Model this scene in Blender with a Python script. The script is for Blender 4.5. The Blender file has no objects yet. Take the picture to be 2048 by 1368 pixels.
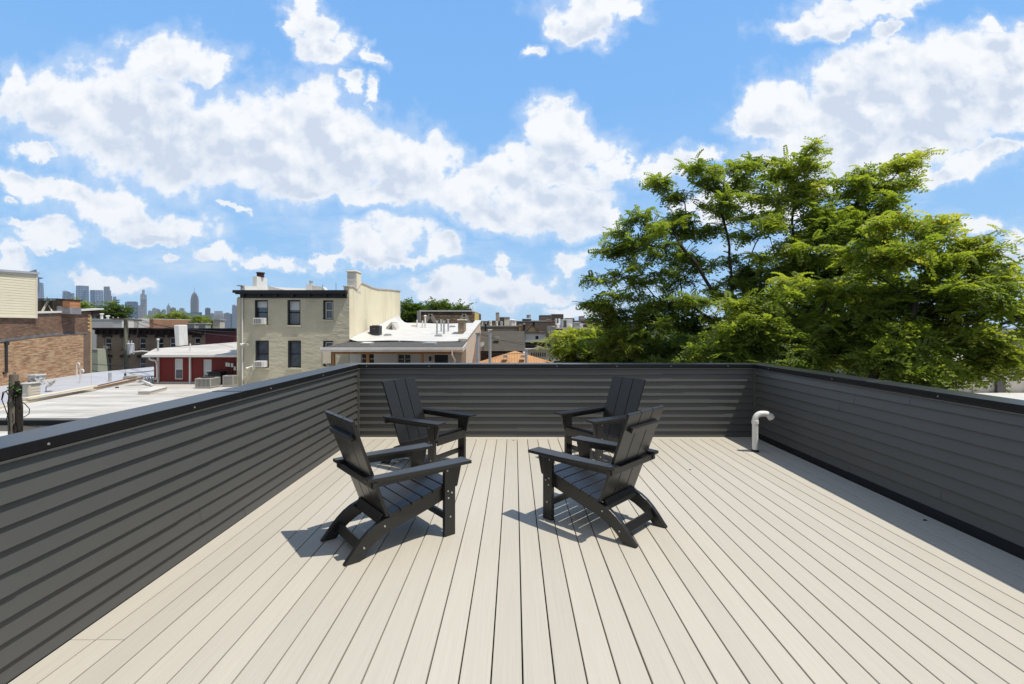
import bpy, math, random
import numpy as np
from mathutils import Vector, Matrix
random.seed(7)
rng = np.random.default_rng(11)
R = math.radians
sc = bpy.context.scene
COL = sc.collection

# ------------------------------------------------------------------ camera, sky, sun, exposure
HC, F = 1.59, 950.0
cam_d = bpy.data.cameras.new("camera"); cam = bpy.data.objects.new("camera", cam_d); COL.objects.link(cam)
cam.location = (0, 0, HC); cam.rotation_euler = (R(90), 0, 0)
cam_d.sensor_width = 36; cam_d.lens = 36 * F / 2048
cam_d.shift_x = -5 / 2048; cam_d.shift_y = -29 / 2048
cam_d.clip_start = 0.05; cam_d.clip_end = 20000
sc.camera = cam
SUN = Vector((0.41, -0.125, 1.0)).normalized()
SUN_EL = math.asin(SUN.z); SUN_AZ = math.atan2(SUN.x, SUN.y)
sd = bpy.data.lights.new("sun", 'SUN'); sd.energy = 4.6; sd.angle = R(0.5); sd.color = (1.0, 0.955, 0.87)
so = bpy.data.objects.new("sun", sd); COL.objects.link(so)
so.rotation_euler = SUN.to_track_quat('Z', 'Y').to_euler()
sc.view_settings.view_transform = 'Standard'; sc.view_settings.look = 'None'
sc.view_settings.exposure = 0.0; sc.view_settings.gamma = 1.0
sc.render.engine = 'CYCLES'
sc.cycles.use_denoising = True
sc.cycles.max_bounces = 6; sc.cycles.diffuse_bounces = 3; sc.cycles.glossy_bounces = 3
sc.cycles.transmission_bounces = 3; sc.cycles.transparent_max_bounces = 6; sc.cycles.volume_bounces = 1
sc.cycles.caustics_reflective = False; sc.cycles.caustics_refractive = False

SKY0, SKY1, SKY2, SKY3 = (.42, .71, 1.0), (.33, .63, 1.02), (.245, .55, 1.04), (.18, .45, 1.0)
def px2(px, py): return ((px - 1029) / F, (655 - py) / F)

# (px, py, rx, ry, rot degrees) of each cloud lobe, as directions in the sky
CLOUDS = [
 (110,205,130,62,4),(260,190,150,70,0),(300,270,230,95,10),(480,270,190,95,8),(560,330,200,60,10),(690,290,170,85,18),
 (790,330,130,62,22),(870,310,62,42,10),(340,110,95,42,0),(420,125,55,28,-10),(20,170,40,40,0),(640,210,42,60,-20),
 (618,40,50,28,10),(575,55,22,16,0),(655,95,46,34,0),(625,75,40,34,0),(745,110,30,17,25),(747,175,16,18,0),(700,160,24,16,0),
 (760,385,70,26,0),(640,375,80,22,0),
 (40,365,70,20,22),(130,400,75,24,15),(240,428,130,38,8),(350,450,72,30,10),(70,305,46,14,5),(300,470,100,14,4),(30,405,20,12,0),
 (105,482,75,20,2),(60,460,46,9,0),(110,505,60,12,0),(15,525,38,32,20),(240,566,70,16,2),(180,572,50,9,0),
 (340,508,22,8,0),(440,505,55,14,5),(540,516,70,12,3),(640,524,26,11,0),(460,420,26,7,20),(380,572,14,6,0),
 (745,492,78,36,0),(800,465,45,28,0),(880,500,42,26,5),(720,520,66,14,0),(790,520,90,12,0),
 (900,565,70,20,0),(970,580,140,28,0),(1060,585,70,24,0),(1000,540,22,14,0),(900,590,70,12,0),
 (1142,534,32,17,-10),(1178,618,75,16,0),(1120,625,40,10,0),
 (1120,245,66,36,5),(1150,290,95,48,5),(1060,320,60,40,0),(1130,345,105,28,0),(1235,322,34,34,0),(1290,335,30,20,0),
 (1000,365,75,34,10),(920,385,70,45,5),(1080,420,105,46,0),(1160,400,70,42,0),(1170,450,70,30,0),(1210,420,30,18,0),(980,430,80,30,5),
 (1340,330,60,24,-8),(1400,325,50,20,-12),(1420,420,60,28,0),(1560,420,70,40,0),(1480,400,40,40,0),
 (1190,15,88,38,0),(1160,55,60,35,-10),(1110,50,28,34,0),(1065,115,22,12,-25),(1130,160,8,5,0),(1260,20,26,26,0),
 (1620,40,72,26,-12),(1700,25,100,34,-5),(1790,10,62,22,-20),(1680,65,40,18,0),(1520,85,12,7,0),(1780,60,40,16,-20),(2000,45,40,16,0),
 (1560,205,72,36,-15),(1530,250,70,34,0),(1690,150,70,45,-15),(1780,130,90,55,-10),(1900,130,120,60,-5),(2020,110,80,60,0),
 (1700,230,160,75,0),(1860,220,160,80,0),(2010,200,90,60,-10),(1660,300,140,40,0),(1830,290,110,40,0),(1600,330,110,30,0),(1760,325,120,26,0),
 (1880,338,110,18,-6),(1970,310,70,26,-20),(2010,295,34,20,-10),
 (1950,447,36,16,0),(2040,455,40,18,-10),(2035,495,50,20,-10),(1960,500,40,10,0),
]
W = bpy.data.worlds.new("World"); sc.world = W; W.use_nodes = True
nt = W.node_tree; N = nt.nodes; L = nt.links
for n in list(N): N.remove(n)
def nd(tree, typ, **kw):
    n = tree.nodes.new(typ)
    for k, v in kw.items(): setattr(n, k, v)
    return n
def mth(tree, op, a, b=None, c=None, clamp=False):
    n = tree.nodes.new('ShaderNodeMath'); n.operation = op; n.use_clamp = clamp
    for i, v in enumerate((a, b, c)):
        if v is None: continue
        if isinstance(v, (int, float)): n.inputs[i].default_value = v
        else: tree.links.new(v, n.inputs[i])
    return n.outputs[0]
def smooth(tree, v, a, b, lo=0.0, hi=1.0):
    n = tree.nodes.new('ShaderNodeMapRange'); n.interpolation_type = 'SMOOTHSTEP'
    tree.links.new(v, n.inputs[0])
    for i, q in enumerate((a, b, lo, hi)): n.inputs[i + 1].default_value = q
    return n.outputs[0]
# groups: distance to the nearest cloud lobe at a sky coordinate (u, v, 0), one for each half of the sky
def field_group(name, lobes):
    g = bpy.data.node_groups.new(name, 'ShaderNodeTree')
    g.interface.new_socket("uv", in_out='INPUT', socket_type='NodeSocketVector')
    g.interface.new_socket("d", in_out='OUTPUT', socket_type='NodeSocketFloat')
    gi = g.nodes.new('NodeGroupInput'); go = g.nodes.new('NodeGroupOutput')
    # the running minimum travels in z beside (u, v), so the chain needs little shader memory
    st_ = nd(g, 'ShaderNodeVectorMath', operation='ADD'); g.links.new(gi.outputs[0], st_.inputs[0]); st_.inputs[1].default_value = (0, 0, 50)
    cur = st_.outputs[0]
    for (px, py, rx, ry, rot) in lobes:
        u, v = px2(px, py)
        m = g.nodes.new('ShaderNodeMapping'); m.vector_type = 'TEXTURE'
        g.links.new(cur, m.inputs[0])
        m.inputs[1].default_value = (u, v, 0); m.inputs[2].default_value = (0, 0, -R(rot)); m.inputs[3].default_value = (rx / F, ry / F, 1e6)
        ln = nd(g, 'ShaderNodeVectorMath', operation='LENGTH'); g.links.new(m.outputs[0], ln.inputs[0])
        cx_ = nd(g, 'ShaderNodeCombineXYZ'); cx_.inputs[0].default_value = 1e3; cx_.inputs[1].default_value = 1e3; g.links.new(ln.outputs['Value'], cx_.inputs[2])
        mi = nd(g, 'ShaderNodeVectorMath', operation='MINIMUM'); g.links.new(cur, mi.inputs[0]); g.links.new(cx_.outputs[0], mi.inputs[1]); cur = mi.outputs[0]
    se_ = nd(g, 'ShaderNodeSeparateXYZ'); g.links.new(cur, se_.inputs[0])
    g.links.new(se_.outputs[2], go.inputs[0])
    return g
CLOUDS = [c for c in CLOUDS if c[2] > 14]
SPLIT = 985
g_left = field_group("clouds_west", [c for c in CLOUDS if c[0] - 1.5 * c[2] - 60 < SPLIT])
g_right = field_group("clouds_east", [c for c in CLOUDS if c[0] + 1.5 * c[2] + 60 > SPLIT])
tc = N.new('ShaderNodeTexCoord')
sp = N.new('ShaderNodeSeparateXYZ'); L.new(tc.outputs['Generated'], sp.inputs[0])
yy = mth(nt, 'MAXIMUM', sp.outputs[1], 0.04)
cu = mth(nt, 'DIVIDE', sp.outputs[0], yy); cv = mth(nt, 'DIVIDE', sp.outputs[2], yy)
cb = N.new('ShaderNodeCombineXYZ'); L.new(cu, cb.inputs[0]); L.new(cv, cb.inputs[1])
def vadd(a_, b_):
    a = nd(nt, 'ShaderNodeVectorMath', operation='ADD'); L.new(a_, a.inputs[0])
    if isinstance(b_, tuple): a.inputs[1].default_value = b_
    else: L.new(b_, a.inputs[1])
    return a.outputs[0]
def noise(vec, scale, detail, rough, out=0):
    n = N.new('ShaderNodeTexNoise'); L.new(vec, n.inputs['Vector']); n.inputs['Scale'].default_value = scale
    n.inputs['Detail'].default_value = detail; n.inputs['Roughness'].default_value = rough; return n.outputs[out]
# elevation colours of the clear sky blended over the physical sky
sky = N.new('ShaderNodeTexSky'); sky.sky_type = 'NISHITA'; sky.sun_disc = False
sky.sun_elevation = SUN_EL; sky.sun_rotation = SUN_AZ; sky.altitude = 10
sky.air_density = 1.0; sky.dust_density = 0.2; sky.ozone_density = 2.0
rp = N.new('ShaderNodeValToRGB'); L.new(sp.outputs[2], rp.inputs[0])
rp.color_ramp.elements[0].position = 0.0; rp.color_ramp.elements[0].color = (SKY0[0], SKY0[1], SKY0[2], 1)
rp.color_ramp.elements[1].position = 0.9; rp.color_ramp.elements[1].color = (SKY3[0], SKY3[1], SKY3[2], 1)
for p_, c_ in ((.12, SKY1), (.42, SKY2)):
    e_ = rp.color_ramp.elements.new(p_); e_.color = (*c_, 1)
rs = nd(nt, 'ShaderNodeVectorMath', operation='SCALE'); L.new(rp.outputs[0], rs.inputs[0]); rs.inputs['Scale'].default_value = 10.0
clear = N.new('ShaderNodeMix'); clear.data_type = 'RGBA'; clear.inputs[0].default_value = .82
L.new(sky.outputs[0], clear.inputs[6]); L.new(rs.outputs[0], clear.inputs[7])
def half(group):
    """sky with the clouds of one half of the view"""
    wn = noise(cb.outputs[0], 7, 9, .60, 1)
    wv = nd(nt, 'ShaderNodeVectorMath', operation='SUBTRACT'); L.new(wn, wv.inputs[0]); wv.inputs[1].default_value = (.5, .5, .5)
    ws = nd(nt, 'ShaderNodeVectorMath', operation='MULTIPLY'); L.new(wv.outputs[0], ws.inputs[0]); ws.inputs[1].default_value = (.22, .17, 0)
    p0 = vadd(cb.outputs[0], ws.outputs[0])
    def fld(v):
        q = N.new('ShaderNodeGroup'); q.node_tree = group; L.new(v, q.inputs[0]); return q.outputs[0]
    f0 = fld(p0); hs_ = nd(nt, 'ShaderNodeVectorMath', operation='SCALE'); L.new(ws.outputs[0], hs_.inputs[0]); hs_.inputs['Scale'].default_value = .35
    f1 = fld(vadd(vadd(cb.outputs[0], hs_.outputs[0]), (0.012, 0.050, 0)))
    n_hi = noise(cb.outputs[0], 22, 9, 0.55); n_lo = noise(cb.outputs[0], 7.5, 4, 0.5); n_m = noise(cb.outputs[0], 14, 6, 0.5); n_m1 = noise(vadd(cb.outputs[0], (0.008, 0.022, 0)), 14, 6, 0.5)
    dist = mth(nt, 'ADD', f0, mth(nt, 'MULTIPLY', mth(nt, 'SUBTRACT', n_hi, 0.5), 1.35))
    dist = mth(nt, 'ADD', dist, mth(nt, 'MULTIPLY', mth(nt, 'SUBTRACT', n_lo, 0.5), 0.5))
    dens = smooth(nt, dist, 1.30, 0.74)
    dens = mth(nt, 'MAXIMUM', dens, mth(nt, 'MULTIPLY', smooth(nt, dist, 1.75, 1.0), 0.30))
    vl = nd(nt, 'ShaderNodeMapping'); L.new(cb.outputs[0], vl.inputs[0]); vl.inputs[2].default_value = (0, 0, -.12); vl.inputs[3].default_value = (1.0, 3.0, 1)
    vz = mth(nt, 'MULTIPLY', smooth(nt, noise(vl.outputs[0], 3.6, 9, 0.66), 0.44, 0.78), 0.5)
    vz = mth(nt, 'MULTIPLY', vz, smooth(nt, sp.outputs[2], 0.42, 0.12))
    dens = mth(nt, 'MAXIMUM', dens, vz)
    dens = mth(nt, 'MULTIPLY', dens, smooth(nt, sp.outputs[1], 0.5, 0.58))
    # self-shading: cloud above a point (towards the sun) turns it grey-blue
    thick = smooth(nt, mth(nt, 'ADD', f1, mth(nt, 'MULTIPLY', mth(nt, 'SUBTRACT', n_lo, 0.5), 2.2)), 1.35, -.30)
    core = smooth(nt, dist, 1.25, 0.10)
    relief = mth(nt, 'MULTIPLY', mth(nt, 'SUBTRACT', n_m1, n_m), 4.0)
    shade = mth(nt, 'ADD', mth(nt, 'MULTIPLY', mth(nt, 'MULTIPLY', thick, core), 1.35), mth(nt, 'MULTIPLY', relief, core), clamp=True)
    cc = N.new('ShaderNodeMix'); cc.data_type = 'RGBA'; L.new(shade, cc.inputs[0])
    cc.inputs[6].default_value = (9.7, 9.9, 10.2, 1); cc.inputs[7].default_value = (6.5, 7.35, 8.7, 1)
    mx = N.new('ShaderNodeMix'); mx.data_type = 'RGBA'; L.new(dens, mx.inputs[0]); L.new(clear.outputs[2], mx.inputs[6]); L.new(cc.outputs[2], mx.inputs[7])
    bg = N.new('ShaderNodeBackground'); bg.inputs['Strength'].default_value = 0.10; L.new(mx.outputs[2], bg.inputs['Color'])
    return bg
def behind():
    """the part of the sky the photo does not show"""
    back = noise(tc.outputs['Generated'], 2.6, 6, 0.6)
    bd = mth(nt, 'MULTIPLY', smooth(nt, back, 0.40, 0.52), smooth(nt, sp.outputs[1], 0.5, 0.35))  # unseen cloud cover, added to make the ambient light more neutral
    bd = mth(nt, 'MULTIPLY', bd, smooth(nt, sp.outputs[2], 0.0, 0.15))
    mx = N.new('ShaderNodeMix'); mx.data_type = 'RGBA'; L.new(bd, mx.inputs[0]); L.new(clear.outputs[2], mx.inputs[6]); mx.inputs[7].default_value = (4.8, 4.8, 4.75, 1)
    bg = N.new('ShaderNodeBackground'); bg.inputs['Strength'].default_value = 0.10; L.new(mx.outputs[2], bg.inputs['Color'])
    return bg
mA = N.new('ShaderNodeMixShader'); L.new(mth(nt, 'GREATER_THAN', cu, (SPLIT - 1029) / F), mA.inputs[0]); L.new(half(g_left).outputs[0], mA.inputs[1]); L.new(half(g_right).outputs[0], mA.inputs[2])
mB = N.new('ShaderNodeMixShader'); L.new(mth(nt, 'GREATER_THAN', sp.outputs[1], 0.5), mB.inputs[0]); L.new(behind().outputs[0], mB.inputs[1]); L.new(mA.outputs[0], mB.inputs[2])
wo = N.new('ShaderNodeOutputWorld'); L.new(mB.outputs[0], wo.inputs['Surface'])
W.cycles.sampling_method = 'NONE'

# ------------------------------------------------------------------ helpers
def GX(px, Y): return (px - 1029) / F * Y
def GZ(py, Y): return HC - (py - 655) / F * Y
def P(px, py, Y): return (GX(px, Y), Y, GZ(py, Y))
G0 = -8.6
HAZE = 5.5e-5

def tag(o, label=None, cat=None, group=None, kind=None):
    if label: o['label'] = label
    if cat: o['category'] = cat
    if group: o['group'] = group
    if kind: o['kind'] = kind
    return o
def empty(name, label, cat, loc=(0, 0, 0), rz=0, group=None):
    o = bpy.data.objects.new(name, None); COL.objects.link(o); o.empty_display_size = 0.2
    o.location = loc; o.rotation_euler = (0, 0, rz)
    return tag(o, label, cat, group)

class MB:
    def __init__(s): s.v = []; s.f = []
    def poly(s, pts):
        i = len(s.v); s.v += [tuple(p) for p in pts]; s.f.append(tuple(range(i, i + len(pts)))); return s
    def box(s, x0, x1, y0, y1, z0, z1):
        x0, x1 = min(x0, x1), max(x0, x1); y0, y1 = min(y0, y1), max(y0, y1); z0, z1 = min(z0, z1), max(z0, z1)
        i = len(s.v)
        s.v += [(x0,y0,z0),(x1,y0,z0),(x1,y1,z0),(x0,y1,z0),(x0,y0,z1),(x1,y0,z1),(x1,y1,z1),(x0,y1,z1)]
        s.f += [tuple(i + k for k in q) for q in ((0,3,2,1),(4,5,6,7),(0,1,5,4),(1,2,6,5),(2,3,7,6),(3,0,4,7))]
        return s
    def prism(s, pts, vec):
        """closed polygon pts (3-D) extruded along vec"""
        n = len(pts); i = len(s.v); vec = Vector(vec)
        s.v += [tuple(p) for p in pts] + [tuple(Vector(p) + vec) for p in pts]
        s.f.append(tuple(i + k for k in range(n))[::-1]); s.f.append(tuple(i + n + k for k in range(n)))
        for k in range(n):
            q = (k + 1) % n; s.f.append((i + k, i + q, i + n + q, i + n + k))
        return s
    def plan(s, xy, z0, z1):
        """plan polygon between two heights (numbers or per-vertex lists)"""
        n = len(xy); i = len(s.v)
        a = z0 if isinstance(z0, (list, tuple)) else [z0] * n; b = z1 if isinstance(z1, (list, tuple)) else [z1] * n
        s.v += [(p[0], p[1], a[k]) for k, p in enumerate(xy)] + [(p[0], p[1], b[k]) for k, p in enumerate(xy)]
        s.f.append(tuple(i + k for k in range(n))[::-1]); s.f.append(tuple(i + n + k for k in range(n)))
        for k in range(n):
            q = (k + 1) % n; s.f.append((i + k, i + q, i + n + q, i + n + k))
        return s
    def hexa(s, b, t):
        i = len(s.v); s.v += [tuple(p) for p in b] + [tuple(p) for p in t]
        s.f += [tuple(i + k for k in q) for q in ((0,3,2,1),(4,5,6,7),(0,1,5,4),(1,2,6,5),(2,3,7,6),(3,0,4,7))]
        return s
    def bar(s, a, b, w, h, up=(0, 0, 1)):
        a = Vector(a); b = Vector(b); d = (b - a).normalized(); sd_ = d.cross(Vector(up)).normalized(); u = sd_.cross(d)
        c = [(-w/2, -h/2), (w/2, -h/2), (w/2, h/2), (-w/2, h/2)]
        return s.hexa([a + sd_*x + u*y for x, y in c], [b + sd_*x + u*y for x, y in c])
    def tube(s, pts, r, n=8, caps=True):
        pts = [Vector(p) for p in pts]; k = len(pts); rr = r if isinstance(r, (list, tuple)) else [r] * k
        i0 = len(s.v); prevu = None
        for j, p in enumerate(pts):
            d = (pts[min(j+1, k-1)] - pts[max(j-1, 0)]).normalized()
            if prevu is None:
                u = d.cross(Vector((0, 0, 1)) if abs(d.z) < .9 else Vector((1, 0, 0))).normalized()
            else: u = (prevu - d * prevu.dot(d)).normalized()
            prevu = u; w = d.cross(u)
            for q in range(n):
                a = 2 * math.pi * q / n; s.v.append(tuple(p + (u * math.cos(a) + w * math.sin(a)) * rr[j]))
        for j in range(k - 1):
            for q in range(n):
                q2 = (q + 1) % n; s.f.append((i0+j*n+q, i0+j*n+q2, i0+(j+1)*n+q2, i0+(j+1)*n+q))
        if caps:
            s.f.append(tuple(i0 + q for q in range(n))[::-1]); s.f.append(tuple(i0 + (k-1)*n + q for q in range(n)))
        return s
    def build(s, name, mat, parent=None, bevel=0, seg=1, smooth=False, fix=True, loc=None):
        me = bpy.data.meshes.new(name); me.from_pydata(s.v, [], s.f); me.update()
        if fix:
            import bmesh
            b = bmesh.new(); b.from_mesh(me); bmesh.ops.recalc_face_normals(b, faces=b.faces[:]); b.to_mesh(me); b.free()
        if mat: me.materials.append(mat)
        if smooth:
            for p in me.polygons: p.use_smooth = True
            try: me.set_sharp_from_angle(angle=R(40))
            except Exception: pass
        o = bpy.data.objects.new(name, me); COL.objects.link(o)
        if bevel:
            m = o.modifiers.new("bevel", 'BEVEL'); m.width = bevel; m.segments = seg; m.limit_method = 'ANGLE'; m.angle_limit = R(35)
        if parent: o.parent = parent; 
        if loc: o.location = loc
        return o
def world_part(mb, name, mat, parent, **kw):
    """part given in world coordinates under an Empty that stands at its base"""
    o = mb.build(name, mat, parent, **kw)
    par = parent
    off = Vector((0, 0, 0))
    while par: off += par.location; par = par.parent
    o.location = -off
    return o

# ------------------------------------------------------------------ materials
MATS = {}
def mat(name, col, rough=0.8, spec=0.3, metal=0.0, var=0.0, vscale=(1, 1, 1), vdetail=6, bump=0.0, bscale=None, streak=None, coat=0, trans=None, island=0.0, dark=None, dthr=(0.5, 0.7)):
    """procedural material: base colour with noise variation in object space, optional second noise layer (dark) and bump"""
    if name in MATS: return MATS[name]
    m = bpy.data.materials.new(name); m.use_nodes = True; MATS[name] = m
    t = m.node_tree; b = t.nodes['Principled BSDF']
    b.inputs['Roughness'].default_value = rough; b.inputs['Metallic'].default_value = metal
    b.inputs['Specular IOR Level'].default_value = spec
    if coat: b.inputs['Coat Weight'].default_value = coat
    c = (*col, 1); b.inputs['Base Color'].default_value = c
    co = nd(t, 'ShaderNodeTexCoord')
    src = None
    def mapped(scale):
        mp = nd(t, 'ShaderNodeMapping'); t.links.new(co.outputs['Object'], mp.inputs[0]); mp.inputs[3].default_value = scale; return mp.outputs[0]
    if var:
        nz = nd(t, 'ShaderNodeTexNoise'); t.links.new(mapped(vscale), nz.inputs['Vector']); nz.inputs['Scale'].default_value = 1; nz.inputs['Detail'].default_value = vdetail; nz.inputs['Roughness'].default_value = .62
        k = nd(t, 'ShaderNodeMapRange'); t.links.new(nz.outputs[0], k.inputs[0]); k.inputs[1].default_value = .25; k.inputs[2].default_value = .75; k.inputs[3].default_value = 1 - var; k.inputs[4].default_value = 1 + var
        v = nd(t, 'ShaderNodeVectorMath', operation='SCALE'); v.inputs[0].default_value = col; t.links.new(k.outputs[0], v.inputs['Scale']); src = v.outputs[0]
    if island:
        ge = nd(t, 'ShaderNodeNewGeometry'); k = nd(t, 'ShaderNodeMapRange'); t.links.new(ge.outputs['Random Per Island'], k.inputs[0]); k.inputs[3].default_value = 1 - island; k.inputs[4].default_value = 1 + island
        v = nd(t, 'ShaderNodeVectorMath', operation='SCALE'); t.links.new(k.outputs[0], v.inputs['Scale'])
        if src is not None: t.links.new(src, v.inputs[0])
        else: v.inputs[0].default_value = col
        src = v.outputs[0]
    if dark:
        dcol, dscale = dark
        nz = nd(t, 'ShaderNodeTexNoise'); t.links.new(mapped(dscale), nz.inputs['Vector']); nz.inputs['Scale'].default_value = 1; nz.inputs['Detail'].default_value = 7; nz.inputs['Roughness'].default_value = .65
        k = nd(t, 'ShaderNodeMapRange'); t.links.new(nz.outputs[0], k.inputs[0]); k.inputs[1].default_value = dthr[0]; k.inputs[2].default_value = dthr[1]; k.inputs[4].default_value = .85
        mxn = nd(t, 'ShaderNodeMix', data_type='RGBA'); t.links.new(k.outputs[0], mxn.inputs[0])
        if src is not None: t.links.new(src, mxn.inputs[6])
        else: mxn.inputs[6].default_value = c
        mxn.inputs[7].default_value = (*dcol, 1); src = mxn.outputs[2]
    if src is not None: t.links.new(src, b.inputs['Base Color'])
    if bump:
        nz = nd(t, 'ShaderNodeTexNoise'); t.links.new(mapped(bscale or vscale), nz.inputs['Vector']); nz.inputs['Scale'].default_value = 1; nz.inputs['Detail'].default_value = 4
        bp = nd(t, 'ShaderNodeBump'); bp.inputs['Strength'].default_value = 1; bp.inputs['Distance'].default_value = bump
        t.links.new(nz.outputs[0], bp.inputs['Height']); t.links.new(bp.outputs[0], b.inputs['Normal'])
    return m
def brick(name, c1, c2, mortar, axis='xz', bw=0.22, rh=0.075, msize=0.012, wash=None, rough=.9, bump=.006, off=.5, patch=(.8, 1.2)):
    if name in MATS: return MATS[name]
    m = bpy.data.materials.new(name); m.use_nodes = True; MATS[name] = m
    t = m.node_tree; b = t.nodes['Principled BSDF']; b.inputs['Roughness'].default_value = rough; b.inputs['Specular IOR Level'].default_value = .2
    co = nd(t, 'ShaderNodeTexCoord'); s = nd(t, 'ShaderNodeSeparateXYZ'); t.links.new(co.outputs['Object'], s.inputs[0])
    k = nd(t, 'ShaderNodeCombineXYZ'); t.links.new(s.outputs['xyz'.index(axis[0])], k.inputs[0]); t.links.new(s.outputs['xyz'.index(axis[1])], k.inputs[1])
    br = nd(t, 'ShaderNodeTexBrick'); t.links.new(k.outputs[0], br.inputs['Vector'])
    br.inputs['Color1'].default_value = (*c1, 1); br.inputs['Color2'].default_value = (*c2, 1); br.inputs['Mortar'].default_value = (*mortar, 1)
    br.inputs['Scale'].default_value = 1; br.inputs['Brick Width'].default_value = bw; br.inputs['Row Height'].default_value = rh; br.inputs['Mortar Size'].default_value = msize
    br.inputs['Mortar Smooth'].default_value = .2; br.offset = off
    nz = nd(t, 'ShaderNodeTexNoise'); t.links.new(co.outputs['Object'], nz.inputs['Vector']); nz.inputs['Scale'].default_value = .9; nz.inputs['Detail'].default_value = 8; nz.inputs['Roughness'].default_value = .7
    mr = nd(t, 'ShaderNodeMapRange'); t.links.new(nz.outputs[0], mr.inputs[0]); mr.inputs[1].default_value = .3; mr.inputs[2].default_value = .7; mr.inputs[3].default_value = patch[0]; mr.inputs[4].default_value = patch[1]
    v = nd(t, 'ShaderNodeVectorMath', operation='SCALE'); t.links.new(br.outputs[0], v.inputs[0]); t.links.new(mr.outputs[0], v.inputs['Scale']); src = v.outputs[0]
    if wash:
        n2 = nd(t, 'ShaderNodeTexNoise'); mp = nd(t, 'ShaderNodeMapping'); t.links.new(k.outputs[0], mp.inputs[0]); mp.inputs[3].default_value = (.9, 5.5, 1)
        t.links.new(mp.outputs[0], n2.inputs['Vector']); n2.inputs['Scale'].default_value = 1.6; n2.inputs['Detail'].default_value = 10; n2.inputs['Roughness'].default_value = .72
        m2 = nd(t, 'ShaderNodeMapRange'); t.links.new(n2.outputs[0], m2.inputs[0]); m2.inputs[1].default_value = wash[1]; m2.inputs[2].default_value = wash[2]; m2.inputs[4].default_value = wash[3]
        mxn = nd(t, 'ShaderNodeMix', data_type='RGBA'); t.links.new(m2.outputs[0], mxn.inputs[0]); t.links.new(src, mxn.inputs[6]); mxn.inputs[7].default_value = (*wash[0], 1); src = mxn.outputs[2]
    t.links.new(src, b.inputs['Base Color'])
    bp = nd(t, 'ShaderNodeBump'); bp.inputs['Distance'].default_value = bump; bp.invert = True; t.links.new(br.outputs['Fac'], bp.inputs['Height']); t.links.new(bp.outputs[0], b.inputs['Normal'])
    return m

M_deck = mat('composite_board', (0.470, 0.430, 0.358), rough=.62, spec=.3, var=.06, vscale=(90, 1.6, 20), island=.05, bump=.0006, bscale=(260, 3, 20), dark=((.42, .385, .32), (2.2, .7, 1)), dthr=(.55, .95))
M_under = mat('deck_substructure', (.012, .011, .010), rough=.95)
M_siding = mat('charcoal_vinyl', (.075, .075, .070), rough=.48, spec=.6, var=.05, vscale=(2, 2, 2), bump=.0012, bscale=(5, 1.2, 5))
M_cap = mat('dark_metal_cap', (.012, .012, .0135), rough=.30, spec=.34, var=.12, vscale=(3, 3, 1), bump=.0008, bscale=(6, 6, 2))
M_flash = mat('black_flashing', (.014, .014, .015), rough=.8)
M_black = mat('black_plastic_lumber', (.0125, .0122, .0118), rough=.34, spec=.6, var=.18, vscale=(6, 60, 60), bump=.0005, bscale=(8, 90, 90))
M_steel = mat('bolt_steel', (.50, .49, .46), rough=.3, metal=.6)
M_pvc = mat('white_pvc', (.74, .72, .68), rough=.35, var=.06, vscale=(9, 9, 9), dark=((.40, .37, .33), (14, 14, 5)), dthr=(.6, .85))
M_rubber = mat('dark_rubber', (.03, .03, .03), rough=.7)
M_white = mat('white_paint', (.66, .65, .62), rough=.55)
M_trimw = mat('window_trim_white', (.72, .72, .70), rough=.5)
M_blackp = mat('black_paint', (.018, .018, .02), rough=.5)
M_glass = mat('window_glass', (.065, .078, .10), rough=.08, spec=.9, var=.5, vscale=(1.3, 1.3, 2.4), vdetail=3)
M_glassd = mat('dark_window_glass', (.012, .014, .018), rough=.12, spec=.6)
M_blind = mat('window_blind', (.50, .53, .55), rough=.7)
M_curt = mat('net_curtain', (.16, .18, .20), rough=.8, var=.35, vscale=(22, 22, .5))
M_roofw = mat('white_coated_roof', (.56, .535, .495), rough=.75, var=.14, vscale=(.9, .35, 1), vdetail=9, dark=((.33, .30, .26), (.22, 1.3, 1)), dthr=(.42, .66), bump=.02, bscale=(2, 2, 2))
M_roofb = mat('bright_coated_roof', (.57, .555, .525), rough=.7, var=.09, vscale=(.9, .35, 1), vdetail=9, dark=((.40, .38, .34), (.5, 1.3, 1)), dthr=(.50, .82), bump=.06, bscale=(1.2, 1.2, 1))  # darker patches in the colour also stand in for shading of roof wrinkles
M_roofg = mat('silver_grey_roof', (.42, .43, .465), rough=.6, var=.10, vscale=(.5, .3, 1), vdetail=8, dark=((.30, .31, .34), (.35, .9, 1)), dthr=(.5, .85))
M_shingle = mat('asphalt_shingle', (.085, .082, .078), rough=.95, var=.35, vscale=(9, 9, 9), dark=((.17, .15, .13), (.7, 1.4, 1)), dthr=(.52, .8), bump=.01, bscale=(14, 14, 14))
M_cream = mat('cream_paint', (.62, .55, .42), rough=.8, var=.08, vscale=(3, 3, 3))
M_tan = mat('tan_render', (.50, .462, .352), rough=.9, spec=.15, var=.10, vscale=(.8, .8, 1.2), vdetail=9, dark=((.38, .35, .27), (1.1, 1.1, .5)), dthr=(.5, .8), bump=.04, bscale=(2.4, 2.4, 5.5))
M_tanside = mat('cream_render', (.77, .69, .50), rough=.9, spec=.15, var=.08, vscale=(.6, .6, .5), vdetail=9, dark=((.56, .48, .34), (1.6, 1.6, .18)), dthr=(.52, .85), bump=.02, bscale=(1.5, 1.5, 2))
M_red = mat('red_board', (.150, .017, .012), rough=.6, var=.12, vscale=(1, 1, 3))
M_wood = mat('weathered_wood', (.20, .165, .13), rough=.9, var=.35, vscale=(14, 14, .9), bump=.008, bscale=(24, 24, 1.5))
M_post = mat('stained_timber', (.24, .12, .045), rough=.7, var=.25, vscale=(10, 10, 1))
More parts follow.
